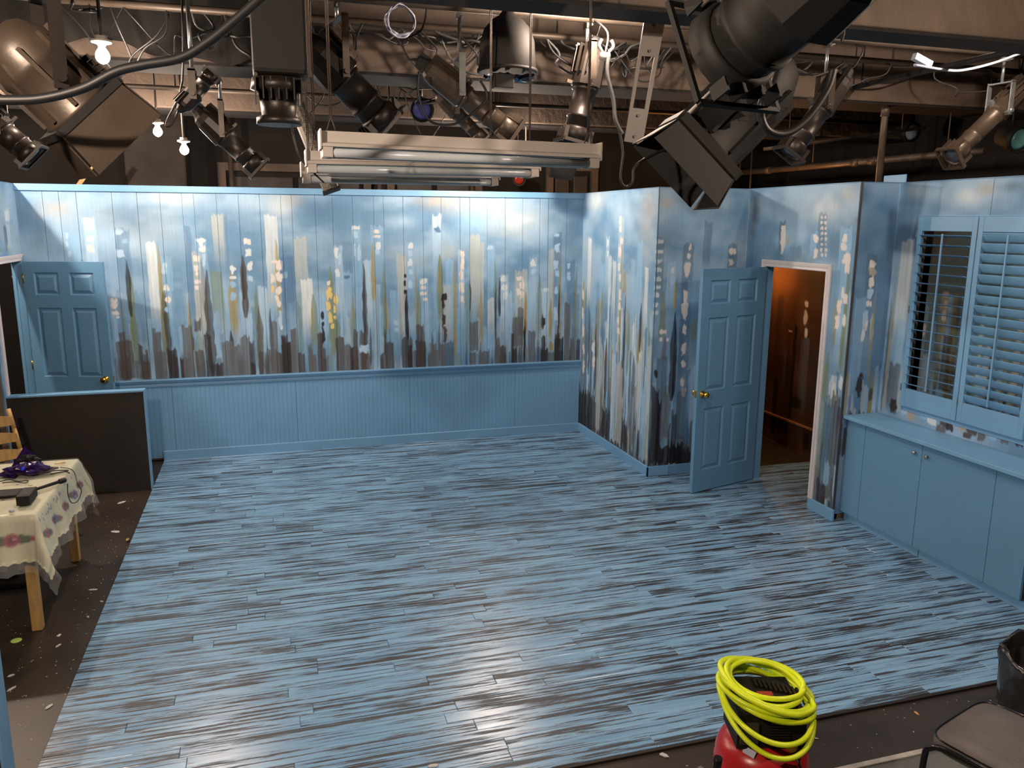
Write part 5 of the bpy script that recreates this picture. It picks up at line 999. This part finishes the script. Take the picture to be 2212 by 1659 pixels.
p = atZ(8, 1068, zt); MB().box((p.x-.16, p.y-.07, zt), (p.x+.09, p.y+.07, zt+.012), .004).build('tablet_case', m_rigd, None, p, 'flat black case lying at the left end of the table', 'case')
p = atZ(136, 1001, zt); MB().tube([p+Vector((math.cos(t)*.016, math.sin(t)*.016, .003)) for t in np.linspace(.3, 5.6, 12)]+[p+Vector((-.05, -.012, .003))], .003, 6).build('yellow_key', mat('yellow_plastic', c(215, 165, 80), .4), None, p, 'small yellow key lying near the far corner of the table', 'key')
p = atZ(25, 1106, zt); MB().lathe([(0, .012), (.004, .014), (.012, .013), (.014, .006), (.014, 0)], p, (0, 0, 1), 12).build('bottle_cap', m_cablew, None, p, 'tiny pale cap at the front edge of the table', 'cap')
# under the table
p = atZ(45, 1285, 0); r = empty('equipment_stand', (p.x-.1, p.y+.25, -.013), 'dark folded equipment stand with a white tag under the table', 'stand'); x, y = p.x-.1, p.y+.25
part(r, r, 'post', MB().box((x-.03, y-.02, 0), (x+.03, y+.02, .52), .004), m_rigd); part(r, r, 'base', MB().box((x-.22, y-.12, -.013), (x+.12, y+.12, .03), .01), m_rigd); part(r, r, 'tag', MB().box((x-.02, y-.0215, .14), (x+.015, y-.02, .19)), m_cablew)

# ------------------------------------------------------------------ ladder back chair
p = atZ(24, 885, .93); ang = math.radians(-45); ca = Vector((math.cos(ang), math.sin(ang), 0)); cs = Vector((-ca.y, ca.x, 0)); up = Vector((0, 0, 1))   # ca = the way it faces
org = Vector((p.x, p.y, -.013))-cs*.19+ca*.10; ch = empty('dining_chair', org, 'pine ladder back chair behind the table', 'chair')
def Q(f, s, z): return org+ca*f+cs*s+up*z
for s in (-.19, .19):
    mb = MB()
    for k in range(6):
        t0, t1 = k/6, (k+1)/6; fn = lambda t: (-.0 if t < .47 else -.14*((t-.47)/.53)**1.2)
        mb.tube([Q(fn(t0), s, .945*t0), Q(fn(t1), s, .945*t1)], .018, 8)
    part(ch, ch, 'back_post', mb, m_wood); part(ch, ch, 'leg', MB().cyl(Q(.38, s, 0), Q(.38, s, .44), .018, .02), m_wood)
for k, z in enumerate((.56, .69, .82)):
    mb = MB(); n = 10; vs = []
    for i in range(n+1):
        t = i/n; s = -.185+.37*t; bow = -.03*math.sin(PI*t); rise = .03*math.sin(PI*t); f0 = -.14*max(0, (z/.945-.47)/.53)**1.2+bow
        for dz, df in ((0, 0), (.065+rise, -.008), (.065+rise, .008), (0, .014)): vs.append(Q(f0+df, s, z+dz))
    fs = [(4*i+j, 4*i+(j+1) % 4, 4*i+4+(j+1) % 4, 4*i+4+j) for i in range(n) for j in range(4)]+[(3, 2, 1, 0), (4*n, 4*n+1, 4*n+2, 4*n+3)]; part(ch, ch, 'ladder_slat', mb.add(vs, fs), m_wood)
mb = MB(); pr = [(-.02, -.2), (.42, -.22), (.42, .22), (-.02, .2)]; mb.add([Q(a, b, .44) for a, b in pr]+[Q(a, b, .465) for a, b in pr], [(3, 2, 1, 0), (4, 5, 6, 7)]+[(k, (k+1) % 4, 4+(k+1) % 4, 4+k) for k in range(4)]); part(ch, ch, 'seat', mb, m_wood)
for s in (-.19, .19): part(ch, ch, 'stretcher', MB().cyl(Q(0, s, .18), Q(.38, s, .18), .01), m_wood)
part(ch, ch, 'stretcher', MB().cyl(Q(.38, -.19, .24), Q(.38, .19, .24), .01), m_wood)

# ------------------------------------------------------------------ air compressor with hose
cp = Vector((1.838, 2.515, 0)); r = empty('air_compressor', (cp.x, cp.y, -.013), 'red air compressor with a black motor at the front of the stage', 'air compressor'); R0 = .186
mred = mat('red_enamel', c(190, 34, 36), .3, var=.12, scale=5); pc = cp+Vector((0, 0, 0))
part(r, r, 'tank', MB().lathe([(.06, .09), (.065, .13), (.09, .17), (.13, R0), (.265, R0), (.27, R0+.003), (.276, R0+.003), (.28, R0), (.33, R0-.003), (.365, R0-.016), (.39, R0-.045), (.405, R0-.09), (.412, 0)], pc, (0, 0, 1), 40), mred)
for a in (.5, 2.6, 4.7): part(r, r, 'foot', MB().cyl(pc+Vector((math.cos(a)*.12, math.sin(a)*.12, -.013)), pc+Vector((math.cos(a)*.12, math.sin(a)*.12, .08)), .02), m_rigd)
ux = Vector(( _r[0], _r[1], 0)).normalized(); uy = Vector((-ux.y, ux.x, 0))
sh = part(r, r, 'motor_shroud', MB().obox(pc+Vector((0, 0, .475)), (ux, uy, (0, 0, 1)), (.135, .10, .075)).obox(pc+Vector((0, 0, .56))+uy*.02, (ux, uy, (0, 0, 1)), (.11, .085, .03)), m_rigd)
for i in range(9): part(sh, r, 'cooling_fin', MB().obox(pc+ux*.03-uy*.103+Vector((0, 0, .42+.012*i)), (ux, uy, (0, 0, 1)), (.04, .008, .003)), m_rig)
for i in range(10): part(sh, r, 'vent_slat', MB().obox(pc+ux*(-.03+.017*i)+uy*(.05-.008*i)+Vector((0, 0, .596)), (ux, uy, (0, 0, 1)), (.005, .03, .006)), m_rig)
part(sh, r, 'control_plate', MB().obox(pc-ux*.09-uy*.105+Vector((0, 0, .47)), (ux, uy, (0, 0, 1)), (.035, .006, .045)), mat('olive_plate', c(70, 62, 40), .5)); part(sh, r, 'warning_label', MB().obox(pc+ux*-.01-uy*.02+Vector((0, 0, .5915)), (ux, uy, (0, 0, 1)), (.03, .014, .001)), mat('orange_red_label', c(190, 70, 40), .5))
part(r, r, 'gauge', MB().lathe([(0, .022), (.012, .024), (.02, .02), (.021, 0)], pc+ux*.07-uy*.12+Vector((0, 0, .43)), -uy+Vector((0, 0, .3)), 16), m_brass)
n_ = Vector((-.62*ux.x-.5*uy.x, -.62*ux.y-.5*uy.y, .62)).normalized(); tt = up.cross(n_).normalized(); bb = n_.cross(tt)
for k, (a, b) in enumerate(((0, .0), (-.02, -.045))): part(r, r, 'paper_label', MB().obox(pc+Vector((0, 0, .396))-ux*(.108-.02*k)-uy*(.085+.03*k)+n_*-.002, (tt, bb, n_), (.026, .013, .0015)), m_cablew)
part(r, r, 'power_cord', MB().tube([pc+ux*.08-uy*.1+Vector((0, 0, .40)), pc+ux*.10-uy*.16+Vector((0, 0, .36)), pc+ux*.13-uy*.19+Vector((0, 0, .2)), pc+ux*.15-uy*.22+Vector((0, 0, 0))], .005, 6, sub=6), m_cable)
ho = empty('air_hose', (cp.x, cp.y, .58), 'coiled neon yellow air hose draped over the compressor motor', 'hose'); myel = mat('neon_yellow_rubber', (.76, .95, .02), .35, var=.06)
R = random.Random(5); pts = []; nl = 9
for i in range(nl*16):
    a = 2*PI*i/16; lp = i//16; t = i/(nl*16); rr = .168+.012*math.sin(lp*2.4+a)+R.uniform(-.003, .003)-(.03 if lp in (7, 8) else 0)
    h = .565+.075*t+.012*math.sin(a*1+lp)+ (.02*math.sin(a+1.2) if lp > 6 else 0)
    x = math.cos(a)*rr*1.04; y = math.sin(a)*rr*.92
    pts.append(pc+ux*(x)+uy*y+Vector((0, 0, h-.27*x+.05*y)))
part(ho, ho, 'coil', MB().tube(pts, .0105, 9, sub=3), myel)
pts = []
for i in range(40):
    a = 2*PI*i/20; lp = i//20; rr = .178+.006*lp
    x = math.cos(a)*rr; y = math.sin(a)*rr*1.0; sag = .10*max(0, -math.sin(a))*(1.25 if lp else .7)
    pts.append(pc+ux*x+uy*(y-.03*max(0, -math.sin(a)))+Vector((0, 0, .565-.12*x-sag)))
part(ho, ho, 'hanging_loop', MB().tube(pts, .0105, 9, sub=4), myel)

# ------------------------------------------------------------------ seats and waste bin in front
mvin = mat('dark_vinyl', c(104, 88, 78), .38, var=.15, scale=9, bump=.06)
mtub = mat('glossy_black_tube', c(26, 24, 24), .18, var=.1)
def stack_chair(fl, fr, label):
    """fl, fr: front left and right corners of the seat on the floor plan"""
    fl, fr = Vector((*fl, 0)), Vector((*fr, 0)); s = (fr-fl).normalized(); w = (fr-fl).length; b = Vector((s.y, -s.x, 0)); zs = .47
    r = empty('stacking_chair', (fl.x, fl.y, .0), label, 'chair', 'seats in front of the stage'); g = lambda u, v, z: fl+s*u+b*v+Vector((0, 0, z))
    no = 40; rings = [(.0, .93), (.006, .97), (.018, 1.0), (.045, 1.0), (.056, .97), (.062, .90), (.066, .6), (.068, .25)]; vs = []
    def outl(k): t = 2*PI*k/no; ct, s_ = math.cos(t), math.sin(t); e = .32; return (math.copysign(abs(ct)**e, ct), math.copysign(abs(s_)**e, s_))
    for dz, sc_ in rings: vs += [g(w/2+outl(k)[0]*w/2*sc_, .22+outl(k)[1]*.22*sc_, zs-.066+dz) for k in range(no)]
    nr = len(rings); mb = MB().add(vs, [(j_*no+k, j_*no+(k+1) % no, (j_+1)*no+(k+1) % no, (j_+1)*no+k) for j_ in range(nr-1) for k in range(no)]+[tuple(range((nr-1)*no, nr*no)), tuple(reversed(range(no)))], True)
    st_ = part(r, r, 'seat', mb, mvin)
    part(st_, r, 'piping', MB().tube([g(w/2+outl(k)[0]*w/2*.985, .22+outl(k)[1]*.22*.985, zs-.010) for k in range(no)], .0045, 6, True), mtub)
    mb = MB(); bm = bmesh.new(); bmesh.ops.create_cube(bm, size=1)
    for v in bm.verts: v.co = g(w/2+v.co.x*w*.94, .46+v.co.y*.05+.05*v.co.z, .72+v.co.z*.30)
    bmesh.ops.bevel(bm, geom=bm.edges[:], offset=.02, segments=3, affect='EDGES'); bm.verts.index_update(); mb.add([v.co[:] for v in bm.verts], [[v.index for v in f.verts] for f in bm.faces], True); bm.free(); part(r, r, 'backrest', mb, mvin)
    for k, u in enumerate((-.012, w+.012)):
        part(r, r, 'side_frame', MB().tube([g(u, .0, .0), g(u, .01, .36), g(u, .03, .42), g(u, .10, .445), g(u, .36, .445), g(u, .43, .43), g(u, .47, .36), g(u, .52, 0)], .0125, 10, sub=4), mtub)
        part(r, r, 'back_post', MB().tube([g(u, .36, .445), g(u, .44, .50), g(u, .48, .80), g(u, .50, .95)], .0125, 10, sub=4), mtub)
    part(r, r, 'cross_bar', MB().cyl(g(-.012, .30, .425), g(w+.012, .30, .425), .011), mtub)
    return r
stack_chair((2.40, 2.255), (2.83, 2.39), 'black vinyl seat with tubular frame at the lower right corner')
p = atZ(1545, 1626, .97); s_ = Vector((1, .12)).normalized(); q_ = Vector((p.x, p.y))-Vector((s_.y, -s_.x))*.50
stack_chair(q_-s_*.45, q_, 'black glossy seat just showing at the bottom edge left of the compressor')
bp_ = Vector((3.43, 2.56, .004)); r = empty('waste_bin', bp_, 'round waste bin lined with a crumpled black bag at the right edge', 'waste bin'); mbag = mat('black_bag_plastic', c(34, 30, 28), .22, var=.3, scale=12, bump=.5, bscale=9)
part(r, r, 'bin', MB().lathe([(0, .16), (.01, .165), (.40, .2), (.40, .19), (.02, .15), (.02, 0)], bp_, (0, 0, 1), 28), m_rigd)
n = 44; RR = random.Random(9); vs = []; prof = [(.17, .205), (.26, .212), (.36, .218), (.43, .222), (.465, .216), (.462, .203), (.36, .188), (.22, .178), (.12, .165), (.06, .1)]
for j, (z, rad) in enumerate(prof):
    for i in range(n): a = 2*PI*i/n; k = .006*math.sin(7*a+j*1.1)+RR.uniform(-.005, .005); vs.append((bp_.x+math.cos(a)*(rad+k), bp_.y+math.sin(a)*(rad+k), z+.014*math.sin(5*a+1)*(j in (0, 3, 4, 5))+RR.uniform(-.006, .006)))
fs = [(j*n+i, j*n+(i+1) % n, (j+1)*n+(i+1) % n, (j+1)*n+i) for j in range(len(prof)-1) for i in range(n)]+[tuple((len(prof)-1)*n+i for i in range(n))]; part(r, r, 'bag', MB().add(vs, fs, True), mbag)

# ------------------------------------------------------------------ scraps on the black floor
mscr = mat('paper_scrap', c(205, 190, 175), .7, var=.1); R = random.Random(13)
scr = [(262, 1086, .05, 'curled white paper strip on the black floor near the low partition'), (250, 1149, .045, 'square white paper scrap on the black floor beside the stage edge'), (202, 1274, .035, 'small pale splinter on the black floor beside the near table leg'), (128, 1373, .022, 'small pale chip below the near table leg'), (126, 1395, .024, 'larger pale chip below the near table leg'), (190, 1333, .02, 'tiny pale chip close to the stage edge'), (275, 1166, .03, 'orange chip on the edge of the planks'), (107, 1526, .03, 'bent pale splinter low on the black floor'), (26, 1488, .028, 'thin pale splinter beside the near low partition'), (24, 1460, .02, 'round pale chip beside the near low partition'), (220, 1300, .018, 'tiny white chip beside the planks'), (1434, 1632, .03, 'white scrap on the floor in front of the stage left of the compressor'), (1980, 1541, .022, 'yellow splinter on the floor in front of the black seat'), (1760, 1595, .018, 'small pale splinter right of the compressor'), (935, 1655, .03, 'cream scrap on the planks at the bottom edge')]
for x, y, s, lab in scr:
    p = atZ(x, y, -.012 if x not in (935, 275) else .002); a = R.uniform(0, 3); d = Vector((math.cos(a), math.sin(a), 0)); e = Vector((-d.y, d.x, 0)); n = 6
    ps = [d*s*math.cos(k)*R.uniform(.7, 1.1)+e*s*.45*math.sin(k)*R.uniform(.6, 1.1) for k in [2*PI*i/n for i in range(n)]]
    zz = [R.uniform(.001, .006) for _ in range(n)]
    MB().add([p+v+Vector((0, 0, q)) for v, q in zip(ps, zz)]+[p+v for v in ps]+[p+Vector((0, 0, .006))], [(i, (i+1) % n, 2*n) for i in range(n)]+[(i, n+i, n+(i+1) % n, (i+1) % n) for i in range(n)]+[tuple(reversed(range(n, 2*n)))]).build('floor_scrap', mscr if 'orange' not in lab and 'yellow' not in lab else mat('orange_chip', c(210, 150, 90), .6), None, p, lab, 'scrap')
p = atZ(35, 1384, -.012); MB().lathe([(0, .03), (.003, .03), (.004, .026), (.004, 0)], p, (0, 0, 1), 18).build('green_disc', mat('lime_green', c(190, 205, 95), .5), None, p, 'lime green disc lying on the black floor', 'disc')
mb = MB()
for i in range(330):
    if R.random() < .75: x, y = R.uniform(-2.4, XST-.01), R.uniform(3.2, 7.6); x = XST-.01-abs(R.gauss(0, .25)) if R.random() < .6 else x
    else: x, y = R.uniform(.6, 4.2), R.uniform(2.7, YF-.03)
    s = R.uniform(.0015, .0045); a = R.uniform(0, 3); d = Vector((math.cos(a), math.sin(a), 0))*s; e = Vector((-d.y, d.x, 0))*.6; q = Vector((x, y, -.0135)); t = Vector((0, 0, .002))
    mb.add([q-d-e, q+d-e, q+d+e, q-d+e, q+t], [(0, 1, 4), (1, 2, 4), (2, 3, 4), (3, 0, 4)])
mb.build('sawdust', mscr, None, None, 'fine pale sawdust and paint crumbs on the black floor', 'debris', None, 'stuff')
